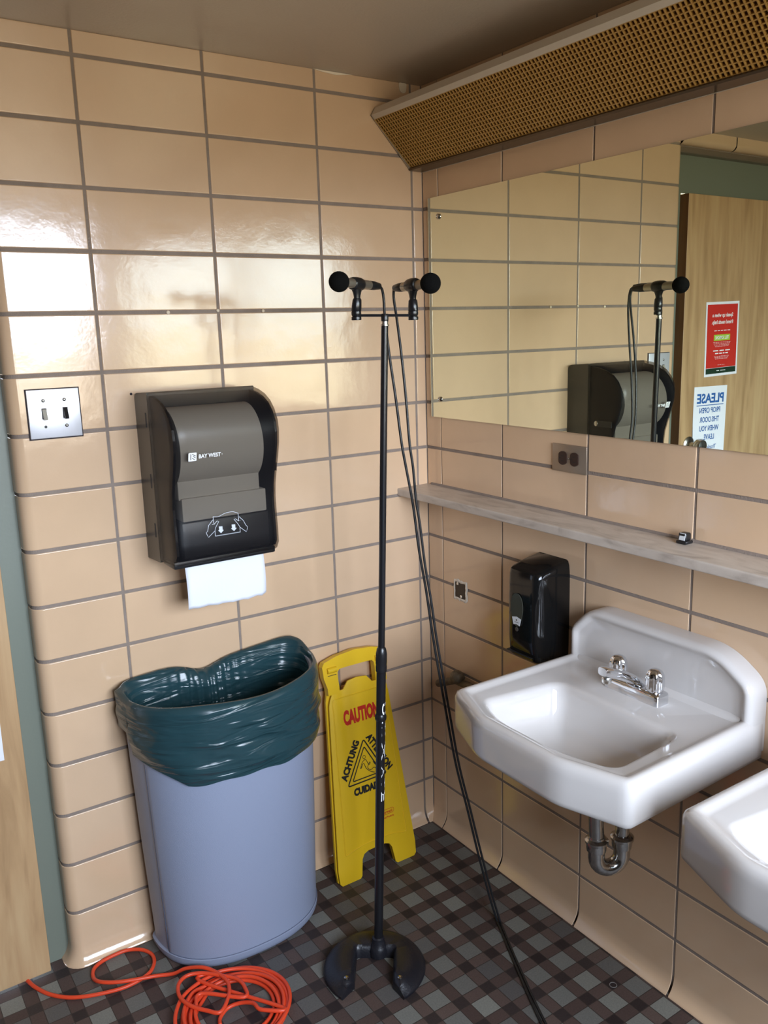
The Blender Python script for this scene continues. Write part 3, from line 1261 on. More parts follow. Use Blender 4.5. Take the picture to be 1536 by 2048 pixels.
# ---------------------------------------------------------------- mirror
mir = thing('mirror', 'wide frameless wall mirror held by small screws above marble shelf', 'mirror', (-0.003, -1.0, 1.319))
bm = bmesh.new()
MY0, MY1, MZ0, MZ1 = -2.60, -0.0315, 1.3195, 1.9275
box(bm, -0.0060, -0.0004, MY0, MY1, MZ0, MZ1)
for f in bm.faces:
    if f.normal.x > -0.9:
        f.material_index = 1
obj('glass', bm, None, mir, mats=[M['mirror'], M['mirror_edge']])
for y, z in ((-0.0805, 1.8745), (-0.0760, 1.3720), (-2.55, 1.8745), (-2.55, 1.3720)):
    bm = bmesh.new()
    lathe(bm, [(0.0075, 0), (0.0078, 0.003), (0.006, 0.005), (0.0035, 0.0052), (0.003, 0.0040), (0.0004, 0.0040)], (-0.006, y, z), (-1, 0, 0), 20)
    obj('screw', bm, M['old_chrome'], mir, 40)

# ---------------------------------------------------------------- louvred light fixture
fx = thing('light_fixture', 'long wall light with amber eggcrate louver above the mirror', 'light fixture', (0, -1.2, 2.0))
FY0, FY1 = -2.40, -0.004
sec = [(-0.0005, 2.170), (-0.142, 2.1585), (-0.1560, 2.1535), (-0.1690, 2.1330), (-0.1600, 2.1228)]
sec_in = [(-0.1575, 2.1245), (-0.1650, 2.1332), (-0.154, 2.1505), (-0.1415, 2.1550), (-0.0005, 2.1665)]
bm = bmesh.new()
prism(bm, sec + sec_in, lambda u, v, d: Vector((u, d, v)), FY0, FY1)
box(bm, -0.003, -0.0005, FY0, FY1, 2.000, 2.169)
bmesh.ops.recalc_face_normals(bm, faces=bm.faces)
obj('housing', bm, M['housing'], fx)
bm = bmesh.new()
prism(bm, [(-0.0005, 2.0010), (-0.046, 2.0025), (-0.049, 2.0065), (-0.0455, 2.0105), (-0.0425, 2.0095), (-0.0440, 2.0065), (-0.0005, 2.0050)], lambda u, v, d: Vector((u, d, v)), FY0, FY1)
bmesh.ops.recalc_face_normals(bm, faces=bm.faces)
obj('bottom_rail', bm, M['rail'], fx)
for yy in (FY0, FY1):
    bm = bmesh.new()
    ya, yb = (yy, yy + 0.0025) if yy == FY0 else (yy - 0.0025, yy)
    prism(bm, sec + [(-0.0455, 2.0045), (-0.0005, 2.0035)], lambda u, v, d: Vector((u, d, v)), ya, yb)
    bmesh.ops.recalc_face_normals(bm, faces=bm.faces)
    obj('end_plate', bm, M['housing_trim'], fx)
# louver
A3 = Vector((-0.0450, 0, 2.0105))
B3 = Vector((-0.1595, 0, 2.1225))
dv_ = (B3 - A3)
LW = dv_.length
du_ = dv_.normalized()
nn_ = Vector((du_.z, 0, -du_.x))      # towards the housing
if nn_.x < 0:
    nn_ = -nn_
PITCH = 0.0111
nr = 15
bm = bmesh.new()


def slat(bm, a, b, t, depth, along):
    """a thin tapered strip from a to b, thickness t on the side 'along'"""
    al = Vector(along)
    q = []
    for p in (a, b):
        q += [p - al * t / 2, p + al * t / 2, p + al * t * 0.32 + nn_ * depth, p - al * t * 0.32 + nn_ * depth]
    v = [bm.verts.new(x) for x in q]
    for idx in ((0, 1, 2, 3), (7, 6, 5, 4), (0, 4, 5, 1), (1, 5, 6, 2), (2, 6, 7, 3), (3, 7, 4, 0)):
        bm.faces.new([v[i] for i in idx])


for k in range(nr + 1):
    p = A3 + du_ * (LW * k / nr)
    slat(bm, p + Vector((0, FY0 + 0.003, 0)), p + Vector((0, FY1 - 0.003, 0)), 0.0024, 0.009, du_)
ny = int((FY1 - FY0 - 0.006) / PITCH)
for k in range(ny + 1):
    y = FY1 - 0.003 - k * PITCH
    off = nn_ * 0.0003
    slat(bm, A3 + Vector((0, y, 0)) - off, B3 + Vector((0, y, 0)) - off, 0.0026, 0.009, (0, 1, 0))
obj('louver', bm, M['louver'], fx)
bm = bmesh.new()
q0, q1 = A3 + nn_ * 0.022, B3 + nn_ * 0.022
prism(bm, [(q0.x, q0.z), (q1.x, q1.z), (q1.x + 0.002, q1.z + 0.002), (q0.x + 0.002, q0.z + 0.002)], lambda u, v, d: Vector((u, d, v)), FY0 + 0.003, FY1 - 0.003)
bmesh.ops.recalc_face_normals(bm, faces=bm.faces)
obj('diffuser', bm, M['fixture_inside'], fx)

# ---------------------------------------------------------------- shelf
bm = bmesh.new()
pf = rounded([(0.0, 1.0915), (-0.112, 1.0915), (-0.112, 1.1135), (0.0, 1.1150)], [0, 0.0035, 0.0045, 0], 4)
prism(bm, pf, lambda u, v, d: Vector((u, d, v)), -2.6, -0.0005)
bmesh.ops.recalc_face_normals(bm, faces=bm.faces)
tag(obj('wall_shelf', bm, M['marble'], smooth=30), 'long narrow grey marble shelf under the mirror', 'shelf')
bm = bmesh.new()
prism(bm, [(0.001, 1.1148), (-0.0045, 1.1151), (-0.0038, 1.1185), (0.001, 1.1215)], lambda u, v, d: Vector((u, d, v)), -2.6, -0.020)
bmesh.ops.recalc_face_normals(bm, faces=bm.faces)
struct(obj('trim_2', bm, M['grout']))

# small black gadget on the shelf
gd = thing('plug_adapter', 'tiny black plug with white sticker on marble shelf', 'plug', (-0.022, -0.943, 1.1145))
bm = bmesh.new()
box(bm, -0.036, -0.010, -0.957, -0.931, 1.1146, 1.1225, 0.003, 2)
box(bm, -0.033, -0.013, -0.954, -0.934, 1.1215, 1.1385, 0.004, 3)
obj('body', bm, M['black_plastic'], gd, 40)
bm = bmesh.new()
f = [(-0.0338, -0.9525, 1.1235), (-0.0338, -0.9385, 1.1235), (-0.0305, -0.9385, 1.1382), (-0.0305, -0.9525, 1.1382)]
g = [(p[0] - 0.0012, p[1], p[2]) for p in f]
loft(bm, [f, g], True, True, True)
bmesh.ops.recalc_face_normals(bm, faces=bm.faces)
obj('sticker', bm, M['white_sticker'], gd)

# ---------------------------------------------------------------- outlet
ou = thing('power_outlet', 'brushed metal duplex power outlet with brown sockets below mirror', 'power outlet', (-0.002, -0.5865, 1.255))
bm = bmesh.new()
box(bm, -0.005, -0.0004, -0.644, -0.530, 1.2205, 1.2885, 0.0015, 2)
obj('plate', bm, M['outlet_plate'], ou, 40)
for y in (-0.5670, -0.6060):
    bm = bmesh.new()
    poly = []
    for k in range(32):
        th = 2 * PI * k / 32
        u = max(-0.0128, min(0.0128, 0.0168 * math.cos(th)))
        v = 0.0168 * math.sin(th)
        poly.append((u, v))
    prism(bm, poly, lambda u, v, d, y=y: Vector((d, y + u, 1.2545 + v)), -0.005, -0.0075)
    bmesh.ops.recalc_face_normals(bm, faces=bm.faces)
    sk = obj('socket', bm, M['brown_plastic'], ou)
    bm = bmesh.new()
    for a_, b_ in (((-0.0045, -0.0075), 0), ((-0.0045, 0.0045), 0)):
        box(bm, -0.0078, -0.0074, y + a_[0], y + a_[0] + 0.009, 1.2545 + a_[1], 1.2545 + a_[1] + 0.0022)
    lathe(bm, [(0.0022, 0), (0.0022, 0.0003)], (-0.0075, y + 0.009, 1.2540), (-1, 0, 0), 10)
    obj('slot', bm, M['black_ink'], sk)
bm = bmesh.new()
lathe(bm, [(0.003, 0), (0.0028, 0.0012), (0.0003, 0.0018)], (-0.005, -0.5865, 1.2545), (-1, 0, 0), 12)
obj('screw', bm, M['old_chrome'], ou, True)

# ---------------------------------------------------------------- broken open wall box
wb = thing('wall_box', 'open metal junction box with ragged plaster edge left of soap dispenser', 'junction box', (-0.001, -0.154, 0.8145))
bm = bmesh.new()
random.seed(11)
yc, zc = -0.1535, 0.8135
outer, inner = [], []
N_ = 40
for k in range(N_):
    th = 2 * PI * k / N_
    c, s = math.cos(th), math.sin(th)
    sc = 1 / max(abs(c) / 0.0320, abs(s) / 0.0320)
    r1 = sc * (1 + random.uniform(-0.07, 0.07))
    sc2 = 1 / max(abs(c) / 0.0235, abs(s) / 0.0235)
    r2 = sc2 * (1 + random.uniform(-0.05, 0.05))
    outer.append((-0.0008, yc + c * r1, zc + s * r1))
    inner.append((-0.0020, yc + c * r2, zc + s * r2))
mid = [((a[0] + b[0]) / 2 - 0.0018, (a[1] + b[1]) / 2, (a[2] + b[2]) / 2) for a, b in zip(outer, inner)]
loft(bm, [outer, mid, inner], True)
bmesh.ops.recalc_face_normals(bm, faces=bm.faces)
obj('plaster_edge', bm, M['plaster'], wb)
bm = bmesh.new()
box(bm, -0.0014, -0.0004, yc - 0.0265, yc + 0.0265, zc - 0.0265, zc + 0.0265)
obj('box_back', bm, M['box_metal'], wb)
for y, z in ((-0.142, 0.832), (-0.158, 0.796)):
    bm = bmesh.new()
    box(bm, -0.003, -0.001, y - 0.005, y + 0.005, z - 0.004, z + 0.004, 0.001, 1)
    lathe(bm, [(0.0018, 0), (0.0018, 0.001)], (-0.003, y, z), (-1, 0, 0), 8)
    obj('mounting_tab', bm, M['silver'], wb)

# ---------------------------------------------------------------- soap dispenser
sd = thing('soap_dispenser', 'glossy black wall soap dispenser left of the sink', 'soap dispenser', (0, -0.532, 0.73))
bm = bmesh.new()
rings = []
yc = -0.5315


def soap_ring(z, depth, hw, slope=0.0, e=5.5):
    ring = []
    n = 44
    for k in range(n + 1):
        th = -PI / 2 + PI * k / n
        c, s = math.cos(th), math.sin(th)
        x = -depth * 1.06 * (abs(c) ** (2 / e))
        y = yc + hw * (abs(s) ** (2 / (e + 1.5))) * (1 if s > 0 else -1)
        ring.append((x, y, z + slope * (-x) / 0.1))
    ring.append((-0.0005, yc + hw, z))
    ring.append((-0.0005, yc - hw, z))
    return ring


for z, d, hw, sl in ((0.728, 0.070, 0.050, 0.010), (0.735, 0.090, 0.056, 0.006), (0.752, 0.100, 0.0595, 0.0), (0.80, 0.103, 0.0605, 0), (0.90, 0.103, 0.0610, 0.0),
                     (0.958, 0.101, 0.0605, 0.004), (0.972, 0.098, 0.0595, 0.002), (0.985, 0.093, 0.058, -0.008), (0.9955, 0.084, 0.054, -0.018), (0.9985, 0.072, 0.048, -0.016)):
    rings.append(soap_ring(z, d, hw, sl))
loft(bm, rings, True, True, True)
bmesh.ops.recalc_face_normals(bm, faces=bm.faces)
obj('housing', bm, M['gloss_black'], sd, 40)
bm = bmesh.new()
ov = []
for k in range(36):
    th = 2 * PI * k / 36
    u = 0.0215 * math.cos(th) * (1 + 0.22 * math.sin(th))
    v = 0.044 * math.sin(th)
    ov.append((u, v))
prism(bm, ov, lambda u, v, d: Vector((-0.1105 - d, yc + 0.0120 - u, 0.873 + v)), 0, 0.0016)
bmesh.ops.recalc_face_normals(bm, faces=bm.faces)
sw_ = obj('sight_window', bm, M['soap_glass'], sd)
bm = bmesh.new()
prism(bm, [(-0.0165, 0.014), (0, 0.018), (0.0165, 0.014), (0.0115, -0.005), (0, -0.002), (-0.0115, -0.005)], lambda u, v, d: Vector((-0.1121 - d, yc + 0.0120 - u, 0.838 + v)), 0, 0.0006)
bmesh.ops.recalc_face_normals(bm, faces=bm.faces)
lb = obj('sticker', bm, M['white_sticker'], sd)
bm = bmesh.new()
lathe(bm, [(0.0022, 0), (0.0022, 0.0002)], (-0.1127, yc + 0.0120, 0.847), (-1, 0, 0), 10)
box(bm, -0.1130, -0.1127, yc + 0.0045, yc + 0.0195, 0.8405, 0.8415)
obj('emblem', bm, M['black_ink'], lb)
bm = bmesh.new()
lathe(bm, [(0.0055, 0), (0.0055, 0.0012), (0.0045, 0.0014)], (-0.1112, yc + 0.0120, 0.8225), (-1, 0, 0), 16)
obj('lock', bm, M['casing'], sd)
bm = bmesh.new()
box(bm, -0.1118, -0.06, yc - 0.040, yc + 0.050, 0.7575, 0.7595)
obj('push_bar_seam', bm, M['black_ink'], sd)


# ---------------------------------------------------------------- sinks
def make_sink(label):
    Y = -0.8935        # middle of the basin
    t = thing('wall_sink', label, 'sink', (0, Y, 0.69), 'white wall hung sinks')
    outer_p = 'outer'
    c = (-0.31, Y)
    n = 200
    bm = bmesh.new()
    bc = Vector((-0.315, Y))

    OUT = [(-0.0005, Y + 0.2485), (-0.4135, Y + 0.2505), (-0.4665, Y + 0.110), (-0.4680, Y - 0.118), (-0.4220, Y - 0.2610), (-0.0005, Y - 0.2485)]
    OUT_R = [0.0, 0.013, 0.028, 0.028, 0.016, 0.0]
    BAS = [(-0.184, Y + 0.150), (-0.388, Y + 0.176), (-0.4225, Y + 0.088), (-0.4200, Y - 0.088), (-0.385, Y - 0.195), (-0.186, Y - 0.182)]
    BAS_R = [0.035, 0.022, 0.07, 0.09, 0.03, 0.04]

    def inset(poly, off, rr, lock=()):
        n_ = len(poly)
        lines = []
        for i in range(n_):
            a_, b_ = Vector(poly[i]), Vector(poly[(i + 1) % n_])
            tn = (b_ - a_).normalized()
            nr_ = Vector((-tn.y, tn.x))
            if (Vector(c) - a_).dot(nr_) < 0:
                nr_ = -nr_
            o_ = 0.0 if i in lock else off
            lines.append((a_ + nr_ * o_, tn))
        res = []
        for i in range(n_):
            p_, t_ = lines[i - 1]
            q_, u_ = lines[i]
            den = t_.x * u_.y - t_.y * u_.x
            k_ = ((q_.x - p_.x) * u_.y - (q_.y - p_.y) * u_.x) / den
            w_ = p_ + t_ * k_
            res.append((w_.x, w_.y))
        return rounded(res, [max(r_ - off, 0.0 if r_ == 0 else 0.008) for r_ in rr], 6)

    def R(poly, off, z):
        if poly is outer_p:
            q = inset(OUT, off, OUT_R, lock=(5,))
        else:
            q = inset(BAS, off, BAS_R)
        return [(min(p.x, -0.0005), p.y, z) for p in ray_ring(q, c, n)]

    basin_r = rounded(BAS, BAS_R, 7)
    basin_p = 'bowl'

    def S(scale, z, shx=0.0):
        pts = ray_ring(basin_r, c, n)
        out = []
        for p in pts:
            q = bc + (p - bc) * scale
            # rounder towards the bottom
            r_ = 0.13 * scale
            d = (p - bc).normalized()
            rq = bc + Vector((d.x * 0.11, d.y * 0.15)) * scale
            k_ = max(0, min(1, (0.95 - scale) * 1.1))
            q = q * (1 - k_) + rq * k_
            out.append((q.x + shx, q.y, z))
        return out
    rings = [S(0.25, 0.6365), S(0.60, 0.6405), S(0.90, 0.6565), S(1.02, 0.6845), S(1.06, 0.7065),
             R(outer_p, 0.022, 0.7090), R(outer_p, 0.016, 0.6960), R(outer_p, 0.006, 0.6930), R(outer_p, 0.001, 0.6985), R(outer_p, 0.0, 0.7065),
             R(outer_p, 0.0, 0.7595), R(outer_p, 0.0005, 0.7715), R(outer_p, 0.0045, 0.7810), R(outer_p, 0.011, 0.7857), R(outer_p, 0.018, 0.7860),
             R(outer_p, 0.024, 0.7835), R(outer_p, 0.030, 0.7795), R(outer_p, 0.038, 0.7775),
             R(basin_p, -0.010, 0.7767), R(basin_p, -0.003, 0.7745), R(basin_p, 0.003, 0.7685), S(0.955, 0.7525), S(0.90, 0.7195), S(0.80, 0.6845),
             S(0.62, 0.6670), S(0.40, 0.6600), S(0.16, 0.6555), S(0.12, 0.6505)]
    loft(bm, rings, True, True, True)
    bmesh.ops.recalc_face_normals(bm, faces=bm.faces)
    obj('basin', bm, M['porcelain'], t, 60)
    # splashback
    BPP = [(Y + 0.2475, 0.710), (Y + 0.2470, 0.855), (Y + 0.186, 0.9150), (Y - 0.165, 0.9150), (Y - 0.2470, 0.860), (Y - 0.2475, 0.710)]
    BPR = [0.004, 0.020, 0.035, 0.05, 0.03, 0.004]
    cb = (Y, 0.80)
    bm = bmesh.new()

    def inset_b(off):
        n_ = len(BPP)
        lines = []
        for i in range(n_):
            a_, b_ = Vector(BPP[i]), Vector(BPP[(i + 1) % n_])
            tn = (b_ - a_).normalized()
            nr_ = Vector((-tn.y, tn.x))
            if (Vector(cb) - a_).dot(nr_) < 0:
                nr_ = -nr_
            lines.append((a_ + nr_ * off, tn))
        res = []
        for i in range(n_):
            p_, t_ = lines[i - 1]
            q_, u_ = lines[i]
            den = t_.x * u_.y - t_.y * u_.x
            k_ = ((q_.x - p_.x) * u_.y - (q_.y - p_.y) * u_.x) / den
            w_ = p_ + t_ * k_
            res.append((w_.x, w_.y))
        return rounded(res, [max(r_ - off, 0.004) for r_ in BPR], 7)

    def Q(off, x, floor_=None):
        q = inset_b(off)
        res = ray_ring(q, cb, n)
        return [(x, p.x, p.y) for p in res]
    rr = [Q(0, -0.0006), Q(0, -0.040), Q(0.0015, -0.047), Q(0.006, -0.0535), Q(0.011, -0.0555), Q(0.016, -0.0545), Q(0.021, -0.0500), Q(0.027, -0.0470), Q(0.05, -0.0455)]
    loft(bm, rr, True, True, True)
    # cove where the splashback meets the deck
    cv = []
    for k in range(7):
        a = k / 6 * PI / 2
        cv.append((-0.0425 - 0.026 + 0.026 * math.sin(a), 0.775 + 0.026 - 0.026 * math.cos(a)))
    cv = cv + [(-0.0425, 0.770)]
    prism(bm, cv, lambda u, v, d: Vector((u, d, v)), Y - 0.222, Y + 0.222)
    # side lips sweep up from the rim into the splashback
    bmesh.ops.recalc_face_normals(bm, faces=bm.faces)
    obj('splashback', bm, M['porcelain'], t, 50)
    # drain
    bm = bmesh.new()
    lathe(bm, [(0.027, 0), (0.027, 0.002), (0.021, 0.003), (0.018, 0.0015), (0.001, 0.001)], (-0.315, Y, 0.6545), (0, 0, 1), 24)
    obj('drain', bm, M['chrome'], t, 40)
    # faucet
    fy = Y - 0.002
    bm = bmesh.new()
    sec_ = rounded([(-0.125, fy - 0.0745), (-0.083, fy - 0.0745), (-0.083, fy + 0.0745), (-0.125, fy + 0.0745)], 0.009, 4)
    lo = [(u, v, 0.7760) for u, v in sec_]
    m1 = [(u, v, 0.7955) for u, v in sec_]
    cx_, cy_ = -0.104, fy
    m2 = [(cx_ + (u - cx_) * 0.94, cy_ + (v - cy_) * 0.985, 0.8000) for u, v in sec_]
    m3_ = [(cx_ + (u - cx_) * 0.78, cy_ + (v - cy_) * 0.95, 0.8025) for u, v in sec_]
    loft(bm, [lo, m1, m2, m3_], True, True, True)
    bmesh.ops.recalc_face_normals(bm, faces=bm.faces)
    fa = obj('faucet', bm, M['chrome'], t, 40)
    bm = bmesh.new()
    sp = [(-0.090, 0.796, 0.022, 0.010), (-0.106, 0.809, 0.021, 0.012), (-0.130, 0.823, 0.0175, 0.0125), (-0.158, 0.8365, 0.0145, 0.012), (-0.184, 0.8475, 0.0135, 0.0115), (-0.206, 0.8555, 0.0130, 0.0110), (-0.2125, 0.8570, 0.0115, 0.009)]
    rg = []
    for x, z, hw, hh in sp:
        ring = []
        for k in range(20):
            th = 2 * PI * k / 20
            cc, ss = math.cos(th), math.sin(th)
            ring.append((x, fy + hw * (1 if cc > 0 else -1) * abs(cc) ** 0.6, z + hh * (1 if ss > 0 else -1) * abs(ss) ** 0.6))
        rg.append(ring)
    loft(bm, rg, True, True, True)
    bmesh.ops.recalc_face_normals(bm, faces=bm.faces)
    obj('spout', bm, M['chrome'], fa, 50)
    bm = bmesh.new()
    lathe(bm, [(0.0095, 0), (0.0105, -0.002), (0.0105, -0.011), (0.009, -0.013), (0.0085, -0.014)], (-0.1985, fy, 0.8425), (0, 0, 1), 20)
    bmesh.ops.recalc_face_normals(bm, faces=bm.faces)
    obj('aerator', bm, M['silver'], fa, 40)
    for yy in (fy - 0.0505, fy + 0.0505):
        bm = bmesh.new()
        lathe(bm, [(0.0165, 0.0), (0.0175, 0.003), (0.0182, 0.005), (0.0188, 0.010), (0.0185, 0.032), (0.0172, 0.040), (0.0140, 0.0465), (0.009, 0.0500), (0.003, 0.0512), (0.0005, 0.0513)],
              (-0.104, yy, 0.8020), (0, 0, 1), 64, rfun=lambda th, h: 1 + (0.085 if h > 0.004 else 0.0) * (max(0, 1 - max(0, h - 0.038) / 0.013)) * math.cos(8 * th))
        bmesh.ops.recalc_face_normals(bm, faces=bm.faces)
        obj('handle', bm, M['chrome'], fa, 60)
    # trap
    Ax, Ay = -0.2110, Y + 0.003
    Bx, By = -0.1560, Y - 0.021
    zb = 0.4170
    bm = bmesh.new()
    A_, B_ = Vector((Ax, Ay, 0)), Vector((Bx, By, 0))
    mid_ = (A_ + B_) / 2
    rad_ = (B_ - A_).length / 2
    dd = (B_ - A_).normalized()
    pts = [A_ + Vector((0, 0, 0.470))]
    for k in range(13):
        th = PI - k / 12 * PI
        pts.append(mid_ + dd * rad_ * math.cos(th) + Vector((0, 0, zb - rad_ * math.sin(th) * 1.0)))
    pts.append(B_ + Vector((0, 0, 0.460)))
    sweep(bm, pts, 0.0185, 20)
    bmesh.ops.recalc_face_normals(bm, faces=bm.faces)
    tr = obj('drain_trap', bm, M['old_chrome'], t, 40)
    bm = bmesh.new()
    sweep(bm, [A_ + Vector((0, 0, 0.45)), A_ + Vector((-0.012, 0.0, 0.64))], 0.0168, 20)
    obj('tailpiece', bm, M['old_chrome'], tr, 40)
    bm = bmesh.new()
    pts = [B_ + Vector((0, 0, 0.465)), B_ + Vector((0, 0, 0.520)), B_ + Vector((0.004, 0, 0.538)), B_ + Vector((0.014, 0, 0.550)), B_ + Vector((0.03, 0, 0.554)), Vector((-0.002, By, 0.554))]
    sweep(bm, pts, 0.0155, 20)
    bmesh.ops.recalc_face_normals(bm, faces=bm.faces)
    obj('trap_arm', bm, M['old_chrome'], tr, 40)
    for q, z in ((A_, 0.438), (B_, 0.438)):
        bm = bmesh.new()
        lathe(bm, [(0.0175, -0.006), (0.0215, -0.003), (0.0225, 0.004), (0.0225, 0.014), (0.0260, 0.017), (0.0260, 0.022), (0.0200, 0.026), (0.0165, 0.027)], q + Vector((0, 0, z)), (0, 0, 1), 28,
              rfun=lambda th, h: 1 + (0.03 * math.cos(6 * th) if h < 0.015 else 0))
        bmesh.ops.recalc_face_normals(bm, faces=bm.faces)
        obj('slip_nut', bm, M['old_chrome'], tr, 40)
    bm = bmesh.new()
    lathe(bm, [(0.033, 0), (0.031, 0.005), (0.020, 0.010), (0.016, 0.011)], (-0.0025, By, 0.554), (-1, 0, 0), 24)
    obj('wall_flange', bm, M['old_chrome'], tr, 40)
    # supply valves under the bowl
    for yy in (Y + 0.055, Y - 0.085):
        bm = bmesh.new()
        sweep(bm, [(-0.002, yy, 0.560), (-0.050, yy, 0.560)], 0.0085, 14)
        sweep(bm, [(-0.050, yy, 0.545), (-0.050, yy, 0.590), (-0.080, yy, 0.640), (-0.130, yy * 0.5 + fy * 0.5, 0.72)], 0.0055, 12)
        lathe(bm, [(0.013, 0), (0.014, 0.004), (0.014, 0.012), (0.010, 0.016)], (-0.050, yy, 0.560), (-1, 0, 0), 14)
        bmesh.ops.recalc_face_normals(bm, faces=bm.faces)
        obj('supply_valve', bm, M['old_chrome'], t, 40)
    return t


sink1 = make_sink('white porcelain wall sink with chrome faucet and exposed chrome trap, nearest the corner')
sink2 = copy_tree(sink1)
sink2.location.y -= 0.6080
sink2['label'] = 'white wall sink cut off by the right edge of the picture'

# ---------------------------------------------------------------- old pipe stub left of the sink
pi_ = thing('pipe_valve', 'corroded pipe stub with round cap on wall behind sink corner', 'pipe', (0, -0.155, 0.52))
bm = bmesh.new()
sweep(bm, [(-0.022, -0.066, 0.497), (-0.022, -0.150, 0.535), (-0.022, -0.235, 0.540)], 0.0115, 16)
bmesh.ops.recalc_face_normals(bm, faces=bm.faces)
obj('pipe', bm, M['corroded'], pi_, 40)
bm = bmesh.new()
lathe(bm, [(0.020, 0), (0.021, 0.006), (0.019, 0.018), (0.013, 0.026), (0.004, 0.029), (0.0005, 0.0292)], (-0.024, -0.166, 0.552), (-0.75, -0.35, 0.3), 20)
bmesh.ops.recalc_face_normals(bm, faces=bm.faces)
obj('cap', bm, M['corroded'], pi_, 40)
bm = bmesh.new()
sweep(bm, [(-0.002, -0.160, 0.545), (-0.026, -0.160, 0.545)], 0.012, 14)
obj('flange', bm, M['corroded'], pi_, 40)
bm = bmesh.new()
lathe(bm, [(0.0045, 0), (0.0045, 0.002)], (-0.0005, -0.1008, 0.5150), (-1, 0, 0), 12)
obj('bolt_hole', bm, M['dark_gap'], pi_)

# ---------------------------------------------------------------- trash can
def dshape(a, d, yb, cx, n=96, e=2.35, back_r=0.03):
    """half-round outline: flat back, bowed front; starts at the back left corner and runs round the front"""
    pts = []
    nf = int(n * 0.72)
    for k in range(nf + 1):
        th = PI - PI * k / nf
        c, s = math.cos(th), math.sin(th)
        x = cx + a * (1 if c > 0 else -1) * abs(c) ** (2 / e)
        y = yb - back_r - (d - back_r) * abs(s) ** (2 / e)
        pts.append((x, y))
    nb = n - nf - 1
    m_ = nb // 4
    for k in range(1, m_ + 1):
        t = k / m_ * PI / 2
        pts.append((cx + a - back_r + back_r * math.cos(t), yb - back_r + back_r * math.sin(t)))
    rest = nb - 2 * m_
    for k in range(1, rest + 1):
        t = k / (rest + 1)
        pts.append((cx + (a - back_r) * (1 - 2 * t), yb))
    for k in range(m_):
        t = k / m_ * PI / 2
        pts.append((cx - a + back_r - back_r * math.sin(t), yb - back_r + back_r * math.cos(t)))
    return pts


CX = -0.7360
can = thing('trash_can', 'half round blue grey plastic trash can standing against tiled wall', 'trash can', (CX, -0.15, 0))
bm = bmesh.new()
rings = []


def can_ring(z, grow=0.0, inner=0.0):
    t = z / 0.71
    a = 0.2255 + 0.022 * t + grow - inner
    d = 0.222 + 0.026 * t + grow * 2 - inner * 2
    yb = -0.0245 + 0.006 * t - inner
    pts = dshape(a, d, yb + grow, CX + 0.004 * (1 - t) + 0.0)
    out = []
    n = len(pts)
    c = Vector((CX, -0.13))
    for k, (x, y) in enumerate(pts):
        f = k / (0.72 * 96)
        if not inner and z > 0.030 and (f < 0.115 or f > 0.885):
            q = Vector((x, y))
            dr = (q - c).normalized()
            q = q - dr * 0.0035
            x, y = q.x, q.y
        out.append((x, y, z))
    return out


for z, g in ((0.0, -0.012), (0.003, -0.006), (0.010, -0.001), (0.018, 0.0018), (0.0285, 0.0022), (0.0305, -0.0012), (0.034, -0.0015), (0.10, -0.0012), (0.30, 0), (0.5, 0), (0.690, 0), (0.692, 0.006), (0.712, 0.007), (0.716, 0.003)):
    rings.append(can_ring(z, g))
for z in (0.714, 0.68, 0.35, 0.03):
    rings.append(can_ring(z, 0.0, 0.006))
loft(bm, rings, True, True, True)
bmesh.ops.recalc_face_normals(bm, faces=bm.faces)
obj('bin_body', bm, M['can_grey'], can, 30)

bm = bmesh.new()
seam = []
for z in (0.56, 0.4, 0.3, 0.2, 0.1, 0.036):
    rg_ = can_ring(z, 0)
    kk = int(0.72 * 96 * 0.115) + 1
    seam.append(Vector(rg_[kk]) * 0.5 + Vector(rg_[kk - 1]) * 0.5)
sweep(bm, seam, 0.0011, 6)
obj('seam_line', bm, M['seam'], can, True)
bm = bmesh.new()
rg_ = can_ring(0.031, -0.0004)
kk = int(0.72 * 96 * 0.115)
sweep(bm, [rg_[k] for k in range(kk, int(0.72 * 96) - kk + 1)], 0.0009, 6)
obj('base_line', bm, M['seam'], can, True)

# liner folded over the rim
bag = thing('trash_bag', 'dark teal plastic bag lining and folded over the grey trash can', 'trash bag', (CX, -0.15, 0.70))
bm = bmesh.new()
N_ = 96 * 4


def bag_ring(a, d, yb, zf, cx=CX + 0.004, wr=0.0, seed=0.0, gather=0.0, outside=False):
    pts = dshape(a, d, yb, cx, n=N_, back_r=0.045)
    out = []
    c = Vector((cx, -0.14))
    for k, (x, y) in enumerate(pts):
        q = Vector((x, y))
        dr = (q - c).normalized()
        z = zf(x, y) if callable(zf) else zf
        w_ = noise.noise(Vector((x * 6 + seed, y * 6, z * 26 + x * 13))) * wr
        w_ += noise.noise(Vector((x * 13, y * 13 + seed, z * 48 - x * 24))) * wr * 0.35
        if gather:
            # folds pulled together at the middle of the back edge
            gx = x - (CX - 0.02)
            if y > -0.12:
                w_ -= gather * math.exp(-(gx / 0.035) ** 2)
                w_ += 0.006 * math.sin(gx * 260) * math.exp(-(gx / 0.09) ** 2)
        q = q + dr * w_
        if outside:
            # the skirt always hangs clear of the can wall
            ca_, cd_ = 0.2255 + 0.022 * z / 0.71 + 0.008, 0.222 + 0.026 * z / 0.71 + 0.012
            qx, qy = (q.x - CX) / ca_, (-0.03 - q.y) / (cd_ - 0.005)
            if qy > 0:
                f_ = (abs(qx) ** 2.35 + abs(qy) ** 2.35) ** (1 / 2.35)
                if f_ < 1:
                    q = Vector((CX + (q.x - CX) / f_, -0.03 - (-0.03 - q.y) / f_))
            elif abs(qx) < 1 and y < -0.03:
                q.x = CX + (1 if qx > 0 else -1) * ca_
        if q.y > -0.0035:
            q.y = -0.0035
        out.append((q.x, q.y, z))
    return out


